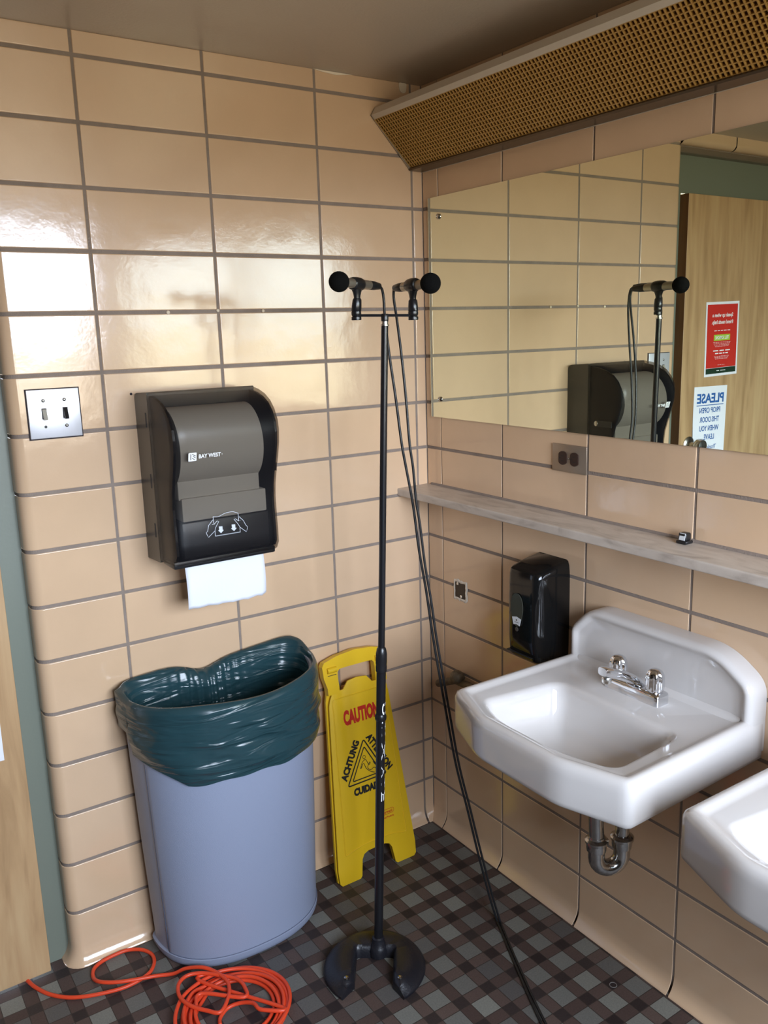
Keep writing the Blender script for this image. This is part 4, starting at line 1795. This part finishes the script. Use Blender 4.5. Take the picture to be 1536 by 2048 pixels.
def zbot(x, y):
    # skirt hem: high at the left end, lower towards the middle and right
    t = (x - (CX - 0.26)) / 0.52
    z = 0.590 - 0.060 * min(1, max(0, t) * 5) - 0.004 * max(0, t)
    if y > -0.10:
        z += 0.05
    return z + 0.003 * math.sin(x * 23) + 0.002 * math.sin(x * 61 + 1)


def zrim(x, y):
    t = (x - (CX - 0.26)) / 0.52
    back = max(0.0, min(1.0, (y + 0.10) / 0.08))
    z = 0.722 + 0.004 * math.sin(x * 20)
    z += back * (0.015 + 0.008 * max(0, t - 0.2) - 0.020 * math.exp(-((x - (CX - 0.02)) / 0.05) ** 2))
    z += 0.020 * max(0, t - 0.8) * 5 * 0.3
    return z


def lerp_z(s):
    return lambda x, y: zbot(x, y) * (1 - s) + (zrim(x, y) - 0.006) * s


rg = []
for s, a, wr in ((0.0, 0.2490, 0.002), (0.03, 0.2520, 0.004), (0.12, 0.2565, 0.009), (0.22, 0.2580, 0.011), (0.32, 0.2560, 0.012), (0.42, 0.2565, 0.012), (0.52, 0.2575, 0.012), (0.62, 0.2580, 0.011),
                 (0.72, 0.2585, 0.009), (0.82, 0.2585, 0.006), (0.92, 0.2580, 0.004), (0.98, 0.2560, 0.002)):
    rg.append(bag_ring(a, 0.262 + (a - 0.249) * 1.6, -0.008, lerp_z(s), wr=wr, outside=True))
rg.append(bag_ring(0.2515, 0.262, -0.012, lambda x, y: zrim(x, y), wr=0.001))
rg.append(bag_ring(0.2465, 0.252, -0.016, lambda x, y: zrim(x, y) + 0.001, wr=0.001, gather=0.004))
rg.append(bag_ring(0.2415, 0.244, -0.022, lambda x, y: zrim(x, y) - 0.004, wr=0.002, gather=0.010))
for dz, a, wr in ((0.015, 0.2370, 0.002), (0.04, 0.2300, 0.005), (0.08, 0.2240, 0.008), (0.13, 0.2160, 0.010), (0.19, 0.2060, 0.012), (0.27, 0.1960, 0.012), (0.36, 0.1850, 0.010), (0.42, 0.17, 0.008)):
    rg.append(bag_ring(a, a * 2 * 0.49 - dz * 0.16, -0.030 - dz * 0.10, lambda x, y, dz=dz: zrim(x, y) - dz, wr=wr, seed=dz * 3, gather=0.016))
rg.append(bag_ring(0.10, 0.10, -0.08, 0.28))
loft(bm, rg, True, False, True)
bmesh.ops.recalc_face_normals(bm, faces=bm.faces)
obj('liner', bm, M['bag'], bag, True)
bag.name = 'trash_bag'

# ---------------------------------------------------------------- wet floor sign
sg = thing('wet_floor_sign', 'yellow folded caution floor sign leaning on wall beside trash can', 'caution sign', (-0.3035, -0.135, 0))
SA = Vector((-0.3035, -0.135, 0.0))
SV = Vector((0, 0.100, 0.655)).normalized()
SN = Vector((0, -SV.z, SV.y))       # out of the panel, towards the room
if SN.y > 0:
    SN = -SN


def sgn(u, v, d=0.0):
    return SA + Vector((u, 0, 0)) + SV * v + SN * d


half = [(0.0, 0.0745), (0.030, 0.0735), (0.044, 0.068), (0.052, 0.055), (0.0595, 0.006), (0.066, 0.0), (0.127, 0.0), (0.1345, 0.008), (0.1360, 0.045), (0.1015, 0.5293), (0.096, 0.545), (0.0885, 0.560), (0.0860, 0.580), (0.0860, 0.590)]
front = [(u, v) for u, v in half] + [(0.088, 0.596), (0.094, 0.606), (0.098, 0.622), (0.098, 0.642), (0.094, 0.650)]
# front panel: outline with legs, and hinge posts either side of the hand hole
right_out = half[1:] + [(0.0930, 0.600), (0.0975, 0.612), (0.0975, 0.640), (0.0930, 0.648), (0.066, 0.648), (0.062, 0.640), (0.062, 0.612), (0.066, 0.600), (0.0655, 0.566), (0.050, 0.567), (0.032, 0.588), (0.0, 0.592)]
poly = [half[0]] + right_out + [(-u, v) for u, v in reversed(right_out[:-1])]
bm = bmesh.new()
prism(bm, poly, sgn, -0.006, 0.0)
bmesh.ops.recalc_face_normals(bm, faces=bm.faces)
fe = [e for e in bm.edges if len(e.link_faces) == 2 and abs(e.link_faces[0].normal.dot(e.link_faces[1].normal)) < 0.5]
bmesh.ops.bevel(bm, geom=fe, offset=0.0015, segments=2, profile=0.5, affect='EDGES')
obj('front_panel', bm, M['yellow'], sg, 40)
# raised border of the inset face
bm = bmesh.new()
ins = rounded([(-0.1075, 0.083), (-0.050, 0.0975), (0.050, 0.0975), (0.1075, 0.083), (0.0890, 0.545), (-0.0890, 0.545)], [0.008, 0.03, 0.03, 0.008, 0.010, 0.010], 4)
sweep(bm, [sgn(u, v, 0.0002) for u, v in ins], 0.0017, 6, closed=True)
obj('border_ridge', bm, M['yellow'], sg, True)
# back panel with the carrying handle
bh = [(0.0, 0.085), (0.030, 0.083), (0.045, 0.075), (0.054, 0.06), (0.062, 0.006), (0.068, 0.0), (0.127, 0.0), (0.136, 0.01), (0.1375, 0.05), (0.105, 0.54), (0.100, 0.56), (0.100, 0.58), (0.1085, 0.612), (0.1100, 0.645), (0.103, 0.6565), (0.060, 0.6680), (0.0, 0.6740)]
hole = rounded([(-0.062, 0.566), (0.062, 0.566), (0.064, 0.628), (-0.064, 0.628)], 0.006, 3)
bm = bmesh.new()
# outline is split around the hand hole: lower plate and an arch on top
low = [(u, v) for u, v in bh if v < 0.57]
low = low + [(-u, v) for u, v in reversed(low[1:])]
tilt_b = lambda u, v, d: sgn(u, v, d) + Vector((0, 0, 0))
prism(bm, low, tilt_b, -0.020, -0.0115)
arch_o = [(0.100, 0.560), (0.100, 0.58), (0.1085, 0.612), (0.1100, 0.645), (0.103, 0.6565), (0.060, 0.6680), (0.0, 0.6740)]
arch_i = [(0.062, 0.560), (0.062, 0.58), (0.063, 0.61), (0.062, 0.622), (0.055, 0.6290), (0.035, 0.6300), (0.0, 0.6300)]
for sgx in (1, -1):
    for k in range(len(arch_o) - 1):
        q = [(sgx * arch_o[k][0], arch_o[k][1]), (sgx * arch_o[k + 1][0], arch_o[k + 1][1]), (sgx * arch_i[k + 1][0], arch_i[k + 1][1]), (sgx * arch_i[k][0], arch_i[k][1])]
        prism(bm, q, tilt_b, -0.020, 0.0012)
bmesh.ops.remove_doubles(bm, verts=bm.verts, dist=0.0002)
seen = {}
for f in list(bm.faces):
    key = tuple(sorted(v.index for v in f.verts))
bm.verts.index_update()
dups = {}
for f in list(bm.faces):
    key = tuple(sorted(v.index for v in f.verts))
    dups.setdefault(key, []).append(f)
kill = [f for fs in dups.values() if len(fs) > 1 for f in fs]
if kill:
    bmesh.ops.delete(bm, geom=kill, context='FACES_ONLY')
bmesh.ops.recalc_face_normals(bm, faces=bm.faces)
obj('back_panel', bm, M['yellow'], sg, 40)
for sx_ in (-1, 1):
    bm = bmesh.new()
    a_ = sgn(sx_ * 0.0660, 0.632, 0.0015)
    b_ = sgn(sx_ * 0.0960, 0.632, 0.0015)
    sweep(bm, [a_, b_], 0.0085, 16)
    obj('hinge', bm, M['yellow'], sg, 40)
    bm = bmesh.new()
    c0, c1 = sgn(sx_ * 0.067, 0.6165, 0.0006), sgn(sx_ * 0.095, 0.6165, 0.0006)
    sweep(bm, [c0, c1], 0.0012, 6)
    obj('hinge_gap', bm, M['dark_gap'], sg)

TD = 0.0006
bm = bmesh.new()
add_text(bm, 'CAUTION', lambda a, c: sgn(a, 0.4820 + c, TD), 1.0, 0.06, width=0.121, height=0.0460)
ltr = obj('red_lettering', bm, M['red_ink'], sg)
bm = bmesh.new()


def along(px, py, ang):
    ca, sa = math.cos(ang), math.sin(ang)
    return lambda a, c: sgn(px + a * ca - c * sa, py + a * sa + c * ca, TD)


tri_o = [(-0.0035, 0.4050), (-0.0720, 0.2810), (0.0620, 0.2825)]
tri_i = [(-0.0042, 0.3832), (-0.0544, 0.2912), (0.0440, 0.2922)]
angL = math.atan2(0.4050 - 0.2810, 0.0685)
angR = math.atan2(0.2825 - 0.4050, 0.0655)
# texts sit outside the sides
mL = ((-0.0035 - 0.0720) / 2, 0.3430)
mR = ((-0.0035 + 0.0620) / 2, 0.34375)
nL = (-math.sin(angL), math.cos(angL))
nR = (-math.sin(angR), math.cos(angR))
add_text(bm, 'ACHTUNG', along(mL[0] + nL[0] * 0.0165 - 0.003, mL[1] + nL[1] * 0.0165 + 0.004, angL), 1.0, 0.06, width=0.120, height=0.0230)
add_text(bm, 'ATTENTION', along(mR[0] + nR[0] * 0.0165 + 0.002, mR[1] + nR[1] * 0.0165 + 0.002, angR), 1.0, 0.06, width=0.136, height=0.0230)
add_text(bm, 'CUIDADO', along(-0.0030, 0.2580, 0.0), 1.0, 0.07, width=0.104, height=0.0235)
fsg = lambda u, v: sgn(u, v, TD)
stroke_on(bm, rounded(tri_o, 0.008, 5), 0.0040, fsg, True)
stroke_on(bm, rounded(tri_i, 0.006, 5), 0.0034, fsg, True)
# falling figure
hc = [(-0.0079 + 0.0046 * math.cos(2 * PI * k / 16), 0.3522 + 0.0052 * math.sin(2 * PI * k / 16)) for k in range(16)]
stroke_on(bm, hc, 0.0016, fsg, True)
stroke_on(bm, sm2([(-0.0245, 0.321), (-0.0162, 0.3381), (-0.0085, 0.343), (-0.0036, 0.3436), (0.0058, 0.325), (0.0115, 0.3316)], 3), 0.0020, fsg)
stroke_on(bm, sm2([(-0.0221, 0.3213), (-0.012, 0.3347), (-0.0049, 0.3169), (0.01, 0.3028), (0.022, 0.297)], 3), 0.0020, fsg)
stroke_on(bm, sm2([(0.0095, 0.333), (0.0001, 0.3185), (0.0095, 0.3082), (0.022, 0.312), (0.034, 0.300)], 3), 0.0020, fsg)
stroke_on(bm, sm2([(0.020, 0.331), (0.028, 0.318), (0.036, 0.311), (0.040, 0.303)], 3), 0.0020, fsg)
bmesh.ops.recalc_face_normals(bm, faces=bm.faces)
obj('black_lettering', bm, M['black_ink'], sg)
bm = bmesh.new()
stroke_on(bm, rounded([(0.008, 0.1590), (0.071, 0.1590), (0.073, 0.1735), (0.010, 0.1735)], 0.007, 5), 0.0012, fsg, True)
add_text(bm, 'Rubbermaid', lambda a, c: sgn(0.0405 + a, 0.1660 + c, TD), 1.0, 0.02, width=0.052, height=0.0085)
add_text(bm, 'Commercial Products', lambda a, c: sgn(0.0405 + a, 0.1500 + c, TD), 1.0, 0.02, width=0.060, height=0.0060)
obj('brand_mark', bm, M['red_ink'], sg)

# ---------------------------------------------------------------- microphone stand
PB = Vector((-0.4985, -0.4260, 0.03))
PT = Vector((-0.4590, -0.4768, 1.592))
pd = (PT - PB).normalized()


def pole(z):
    return PB + (PT - PB) * ((z - PB.z) / (PT.z - PB.z))


st = thing('microphone_stand', 'tall black microphone stand with horseshoe base and twin bar', 'microphone stand', (-0.53, -0.46, 0))
# base: horseshoe
bc_ = Vector((-0.5360, -0.4640))
ax = Vector((-0.58, -0.815)).normalized()
sx2 = Vector((ax.y, -ax.x)) * -1


def bpt(r, th, z):
    """th measured from the closed side"""
    d = (-ax) * math.cos(th) + sx2 * math.sin(th)
    return Vector((bc_.x + d.x * r, bc_.y + d.y * r, z))


bm = bmesh.new()
tm = math.radians(144)
nseg = 56
rings = []
for k in range(nseg + 1):
    th = -tm + 2 * tm * k / nseg
    # inner edge of the horseshoe: parallel sides with a curved end
    c_, s_ = math.cos(th), math.sin(th)
    hw = 0.046
    cap_ = 0.020
    # distance from the centre to the slot edge in this direction
    cand = []
    if abs(s_) > 1e-6:
        cand.append(hw / abs(s_))
    if c_ > 0:
        cand.append(0.040 / c_ if c_ > 0.05 else 9)
    ri = min(cand + [0.115])
    ri = min(ri, 0.108)
    ro = 0.128
    end = 1.0
    a = abs(th) / tm
    zt = 0.034 if a < 0.93 else 0.034 - 0.010 * (a - 0.93) / 0.07
    wd = ro - ri
    prof_ = [(ri + 0.001, 0.0), (ri + 0.0, 0.012), (ri + min(0.004, wd * 0.2), zt * 0.80), (ri + min(0.012, wd * 0.4), zt), (ri + wd * 0.62, zt * 0.97), (ro - 0.020, zt * 0.86), (ro - 0.009, zt * 0.66), (ro - 0.002, zt * 0.40), (ro, 0.010), (ro, 0.006), (ro - 0.003, 0.0)]
    fixed = []
    last = ri
    for r_, z_ in prof_:
        r_ = max(r_, last)
        r_ = min(r_, ro)
        last = r_
        fixed.append((r_, z_))
    fixed[-1] = (ro - 0.003, 0.0)
    rings.append([bpt(r_, th, z_) for r_, z_ in fixed])
loft(bm, rings, True, True, True)
bmesh.ops.recalc_face_normals(bm, faces=bm.faces)
base = obj('base', bm, M['cast_black'], st, 45)
bm = bmesh.new()
hz = Vector((PB.x, PB.y, 0))
lathe(bm, [(0.024, 0.004), (0.025, 0.018), (0.021, 0.030), (0.0165, 0.036), (0.0155, 0.052), (0.012, 0.055)], hz, (0, 0, 1), 28)
obj('hub', bm, M['cast_black'], base, 40)
for rr_, th_, in ((0.092, tm - 0.16), (0.092, -tm + 0.16)):
    bm = bmesh.new()
    q = bpt(rr_, th_, 0.030)
    lathe(bm, [(0.006, 0), (0.006, 0.004), (0.004, 0.0055), (0.0005, 0.0056)], q, (0, 0, 1), 12)
    obj('rivet', bm, M['old_chrome'], base, 40)
bm = bmesh.new()
sweep(bm, [PB, pole(0.78)], 0.0112, 24)
lt = obj('lower_tube', bm, M['black_paint'], st, 40)
bm = bmesh.new()
lathe(bm, [(0.0116, 0), (0.0135, 0.002), (0.0140, 0.006), (0.0140, 0.012), (0.0116, 0.017)], pole(0.655), pd, 24)
obj('ring', bm, M['black_plastic'], lt, 40)
bm = bmesh.new()
lathe(bm, [(0.0112, 0), (0.0132, 0.002), (0.0134, 0.014), (0.0128, 0.018), (0.0136, 0.024), (0.0132, 0.046), (0.0110, 0.058), (0.0085, 0.062)], pole(0.780), pd, 24)
obj('clutch', bm, M['black_plastic'], st, 40)
bm = bmesh.new()
sweep(bm, [pole(0.80), pole(1.582)], 0.0079, 24)
ut = obj('upper_tube', bm, M['black_paint'], st, 40)
bm = bmesh.new()
lathe(bm, [(0.0085, 0), (0.0100, 0.001), (0.0100, 0.003), (0.0078, 0.004), (0.0078, 0.010)], pole(1.582), pd, 20)
obj('thread', bm, M['silver'], ut, 40)
# lettering down the lower tube
bm = bmesh.new()
ang0 = math.atan2(-0.78, -0.02)


def on_tube(zc_, w0, R_=0.0114, phi0=math.radians(-87)):
    def fn(a, c):
        # a runs down the tube, c round it
        ph = phi0 + c / R_
        p = pole(zc_ - a)
        return p + Vector((math.cos(ph), math.sin(ph), 0)) * R_
    return fn


word = 'ULTIMATE'
zs = [0.687, 0.658, 0.640, 0.620, 0.577, 0.522, 0.490, 0.456]
for ch, z_, wl in zip(word, zs, (0.030, 0.014, 0.018, 0.0085, 0.046, 0.030, 0.024, 0.026)):
    add_text(bm, ch, on_tube(z_, 0, phi0=math.radians(-74)), 1.0, 0.02, width=wl, height=0.0135)
obj('lettering', bm, M['white_ink'], lt)

# twin bar
BL = Vector((-0.5050, -0.4351, 1.6060))
BR = Vector((-0.4086, -0.5131, 1.6030))
bd = (BR - BL).normalized()
bar = None
bm = bmesh.new()
nrm_b = Vector((bd.y, -bd.x, 0)).normalized()
ring = []
for p in (BL - bd * 0.006, BR + bd * 0.006):
    ring.append([p + nrm_b * 0.0065 + Vector((0, 0, 0.0028)), p - nrm_b * 0.0065 + Vector((0, 0, 0.0028)), p - nrm_b * 0.0065 - Vector((0, 0, 0.0028)), p + nrm_b * 0.0065 - Vector((0, 0, 0.0028))])
loft(bm, ring, True, True, True)
bmesh.ops.recalc_face_normals(bm, faces=bm.faces)
bar = obj('twin_bar', bm, M['black_paint'], st)
bm = bmesh.new()
lathe(bm, [(0.0078, 0), (0.0082, 0.002), (0.0082, 0.014), (0.007, 0.016)], pole(1.592), pd, 20)
obj('bar_socket', bm, M['black_plastic'], bar, 40)
for p in (BL, BR):
    bm = bmesh.new()
    lathe(bm, [(0.0100, -0.010), (0.0110, -0.009), (0.0110, -0.003), (0.0085, -0.002), (0.0105, 0.001), (0.0110, 0.004), (0.0108, 0.008)], p, (0, 0, 1), 20)
    obj('mount_nut', bm, M['black_plastic'], bar, 40)

# microphones, their clips and cords
HL, KL, TL_ = Vector((-0.5626, -0.4640, 1.6751)), Vector((-0.5035, -0.4385, 1.6722)), Vector((-0.4286, -0.4118, 1.6690))
HR, KR, TR_ = Vector((-0.4113, -0.5809, 1.6664)), Vector((-0.4088, -0.5130, 1.6664)), Vector((-0.4012, -0.4351, 1.6640))


def make_mic(head, clip, tail, bar_p, lab):
    d = (head - tail).normalized()
    L_ = (head - tail).length
    t = thing('microphone', lab, 'microphone', tuple(tail), 'foam covered microphones on the stand')
    bm = bmesh.new()
    bmesh.ops.create_uvsphere(bm, u_segments=28, v_segments=18, radius=0.0215)
    for v in bm.verts:
        v.co = Vector((v.co.x, v.co.y, v.co.z * 1.04))
    rot = Vector((0, 0, 1)).rotation_difference(d).to_matrix()
    for v in bm.verts:
        v.co = rot @ v.co + head
    obj('foam_windscreen', bm, M['foam'], t, True)
    bm = bmesh.new()
    lathe(bm, [(0.0095, L_ * 0.24), (0.0102, L_ * 0.27), (0.0102, L_ * 0.87), (0.0095, L_ * 0.89)], tail, d, 24)
    obj('body', bm, M['mic_metal'], t, 40)
    bm = bmesh.new()
    lathe(bm, [(0.0045, -0.002), (0.0075, 0.0), (0.0085, 0.010), (0.0098, 0.020), (0.0100, L_ * 0.25), (0.0090, L_ * 0.26)], tail, d, 20)
    obj('connector', bm, M['black_plastic'], t, 40)
    # clip
    c = thing('microphone_clip', lab.replace('microphone', 'microphone clip').replace('foam covered', 'black plastic'), 'microphone clip', tuple(bar_p + Vector((0, 0, 0.008))), 'clips on the twin bar')
    bm = bmesh.new()
    nn = 20
    rg_ = []
    up = Vector((0, 0, 1))
    side = d.cross(up).normalized()
    for s_, r_ in ((-0.019, 0.0105), (-0.0175, 0.0125), (-0.012, 0.0140), (0.0, 0.0148), (0.012, 0.0140), (0.0175, 0.0125), (0.019, 0.0105)):
        rg_.append([clip + d * s_ + (side * math.cos(2 * PI * k / nn) + up * math.sin(2 * PI * k / nn)) * r_ for k in range(nn)])
    loft(bm, rg_, True, True, True)
    # neck that narrows down to the pivot
    rg_ = []
    for dz, hd, hs_ in ((-0.004, 0.0190, 0.0110), (-0.010, 0.0160, 0.0095), (-0.017, 0.0115, 0.0080), (-0.025, 0.0085, 0.0070), (-0.040, 0.0075, 0.0060)):
        pc = clip + up * dz
        rg_.append([pc + d * hd * math.cos(2 * PI * k / nn) + side * hs_ * math.sin(2 * PI * k / nn) for k in range(nn)])
    loft(bm, rg_, True, True, True)
    bmesh.ops.recalc_face_normals(bm, faces=bm.faces)
    obj('cradle', bm, M['black_plastic'], c, 40)
    bm = bmesh.new()
    top = Vector((clip.x, clip.y, clip.z - 0.030))
    bot = bar_p + Vector((0, 0, 0.0078))
    dd = top - bot
    fr = []
    for t_, r_ in ((0.0, 0.0104), (0.08, 0.0120), (0.45, 0.0115), (0.88, 0.0104), (1.0, 0.0085)):
        fr.append([bot + dd * t_ + (d * math.cos(2 * PI * k / nn) * (1.0) + side * math.sin(2 * PI * k / nn) * 0.9) * r_ for k in range(nn)])
    loft(bm, fr, True, True, True)
    bmesh.ops.recalc_face_normals(bm, faces=bm.faces)
    obj('pivot_base', bm, M['black_paint'], c, 40)
    return t


micL = make_mic(HL, KL, TL_, BL, 'foam covered microphone pointing left, farther from the mirror')
micR = make_mic(HR, KR, TR_, BR, 'foam covered microphone pointing right, beside the mirror edge')

cordL = [TL_ + Vector((0.002, 0.001, 0)), (-0.4185, -0.4090, 1.6620), (-0.4140, -0.4080, 1.640), (-0.4125, -0.4085, 1.600), (-0.4100, -0.418, 1.52), (-0.4055, -0.433, 1.42), (-0.4001, -0.4441, 1.319), (-0.3909, -0.4466, 1.26), (-0.3763, -0.4507, 1.1698),
         (-0.3632, -0.4527, 1.0589), (-0.3478, -0.4567, 0.9575), (-0.3341, -0.4594, 0.8509), (-0.319, -0.463, 0.7468), (-0.3001, -0.4681, 0.6233), (-0.277, -0.4746, 0.4814), (-0.249, -0.4848, 0.3492),
         (-0.2213, -0.4946, 0.2128), (-0.1935, -0.505, 0.085), (-0.1755, -0.513, 0.012), (-0.1800, -0.528, 0.0036), (-0.2455, -0.6676, 0.0036), (-0.3215, -0.8392, 0.0036), (-0.42, -1.10, 0.0036), (-0.60, -1.55, 0.0036)]
cordR = [TR_ + Vector((0.0, 0.002, 0)), (-0.4000, -0.4280, 1.657), (-0.3985, -0.4260, 1.638), (-0.3968, -0.4321, 1.600), (-0.3960, -0.446, 1.52), (-0.3945, -0.458, 1.42), (-0.3912, -0.4633, 1.32), (-0.3835, -0.4642, 1.2613), (-0.3764, -0.4634, 1.1837), (-0.3676, -0.4649, 1.1228),
         (-0.3558, -0.4656, 1.0234), (-0.342, -0.4684, 0.934), (-0.330, -0.4699, 0.8427), (-0.3155, -0.4725, 0.7493), (-0.2965, -0.4775, 0.6256), (-0.2735, -0.483, 0.4835), (-0.2455, -0.493, 0.3508),
         (-0.2165, -0.502, 0.2137), (-0.1880, -0.512, 0.085), (-0.1705, -0.520, 0.012), (-0.1745, -0.533, 0.0036), (-0.2385, -0.670, 0.0036), (-0.3125, -0.842, 0.0036), (-0.405, -1.10, 0.0036), (-0.58, -1.55, 0.0036)]
for pts, own in ((cordL, micL), (cordR, micR)):
    bm = bmesh.new()
    sweep(bm, smooth_path(pts, 8), 0.0031, 10)
    bmesh.ops.recalc_face_normals(bm, faces=bm.faces)
    obj('cord', bm, M['rubber'], own, True)

# ---------------------------------------------------------------- orange extension cord
r_ = 0.0047
Z0 = r_ + 0.0004
path = []
lead = [(-1.2720, 0.0500), (-1.2617, 0.0143), (-1.2509, -0.0218), (-1.2286, -0.0657), (-1.1961, -0.1026), (-1.1604, -0.1256), (-1.1139, -0.144), (-1.0692, -0.1545), (-1.0292, -0.1516), (-1.0003, -0.1398), (-0.9806, -0.1119), (-0.9771, -0.0796), (-0.9933, -0.0480), (-1.0244, -0.0280), (-1.0577, -0.0260), (-1.0911, -0.0310), (-1.1154, -0.0468),
        (-1.1239, -0.0783), (-1.1142, -0.1121), (-1.082, -0.1362), (-1.0382, -0.1521), (-0.9924, -0.1635), (-0.9550, -0.182), (-0.9289, -0.1980), (-0.9000, -0.2330), (-0.8812, -0.2611), (-0.8693, -0.2966), (-0.8687, -0.3268), (-0.8840, -0.3617)]
n_ = len(lead)
for i, (x, y) in enumerate(lead):
    z = Z0
    if 16 < i < 21:
        z = Z0 + 0.0086 * math.sin((i - 16) / 5 * PI) if i > 17 else Z0
    if i > 22:
        z = Z0 + 0.026 * min(1, (i - 22) / 2)
    path.append((x, y, z))
random.seed(21)
cc_ = Vector((-0.8810, -0.3900))
# a loose turn, then the stacked turns
loose = [(-0.9184, -0.3950), (-0.9430, -0.3720), (-0.9675, -0.3370), (-0.9790, -0.2960), (-0.9690, -0.2560), (-0.9420, -0.2380), (-0.9080, -0.2500), (-0.8706, -0.2870), (-0.8450, -0.3200), (-0.8400, -0.3550), (-0.8560, -0.3850)]
for i, (x, y) in enumerate(loose):
    path.append((x, y, 0.030))
turns = 9
for k in range(turns * 16):
    th = k / 16 * 2 * PI + 2.2
    tn = k // 16
    base_r = [0.088, 0.098, 0.108, 0.118, 0.127, 0.113, 0.103, 0.121, 0.131][tn]
    nxt = [0.088, 0.098, 0.108, 0.118, 0.127, 0.113, 0.103, 0.121, 0.131][min(tn + 1, turns - 1)]
    fr_ = (k % 16) / 16
    rad = base_r * (1 - fr_) + nxt * fr_
    ox = 0.007 * math.sin(tn * 2.1)
    oy = 0.006 * math.cos(tn * 1.7)
    z = Z0 + (0.0 if tn < 5 else 0.009) + 0.0035 * (1 + math.sin(th * 2 + tn * 1.3)) * (1 if tn >= 5 else 0.35) + (0.0085 * (1 - min(1, k / 12)) + 0.0)
    if k < 6:
        z = max(z, 0.030 - 0.0045 * k)
    path.append((cc_.x + ox + rad * math.cos(th), cc_.y + oy + rad * 0.98 * math.sin(th), z))
path += [(-0.790, -0.462, 0.022), (-0.8358, -0.4385, 0.024), (-0.8416, -0.4076, 0.022), (-0.8617, -0.3802, 0.014), (-0.8909, -0.3700, 0.008), (-0.917, -0.3848, Z0), (-0.9262, -0.4056, Z0)]
bm = bmesh.new()
sweep(bm, smooth_path(path, 6), r_, 10)
bmesh.ops.recalc_face_normals(bm, faces=bm.faces)
tag(obj('extension_cord', bm, M['orange'], smooth=True), 'coiled orange extension cord lying on mosaic floor in front of trash can', 'cord')

# little dust ring on the floor near the sinks
bm = bmesh.new()
ring_pts = [(-0.0952 + 0.0085 * math.cos(2 * PI * k / 24), -0.8502 + 0.0085 * math.sin(2 * PI * k / 24), 0.0004) for k in range(24)]
sweep(bm, ring_pts, 0.0010, 6, closed=True)
tag(obj('washer_ring', bm, M['lead_grey'], smooth=True), 'tiny pale ring lying on floor tiles under the second sink', 'ring')
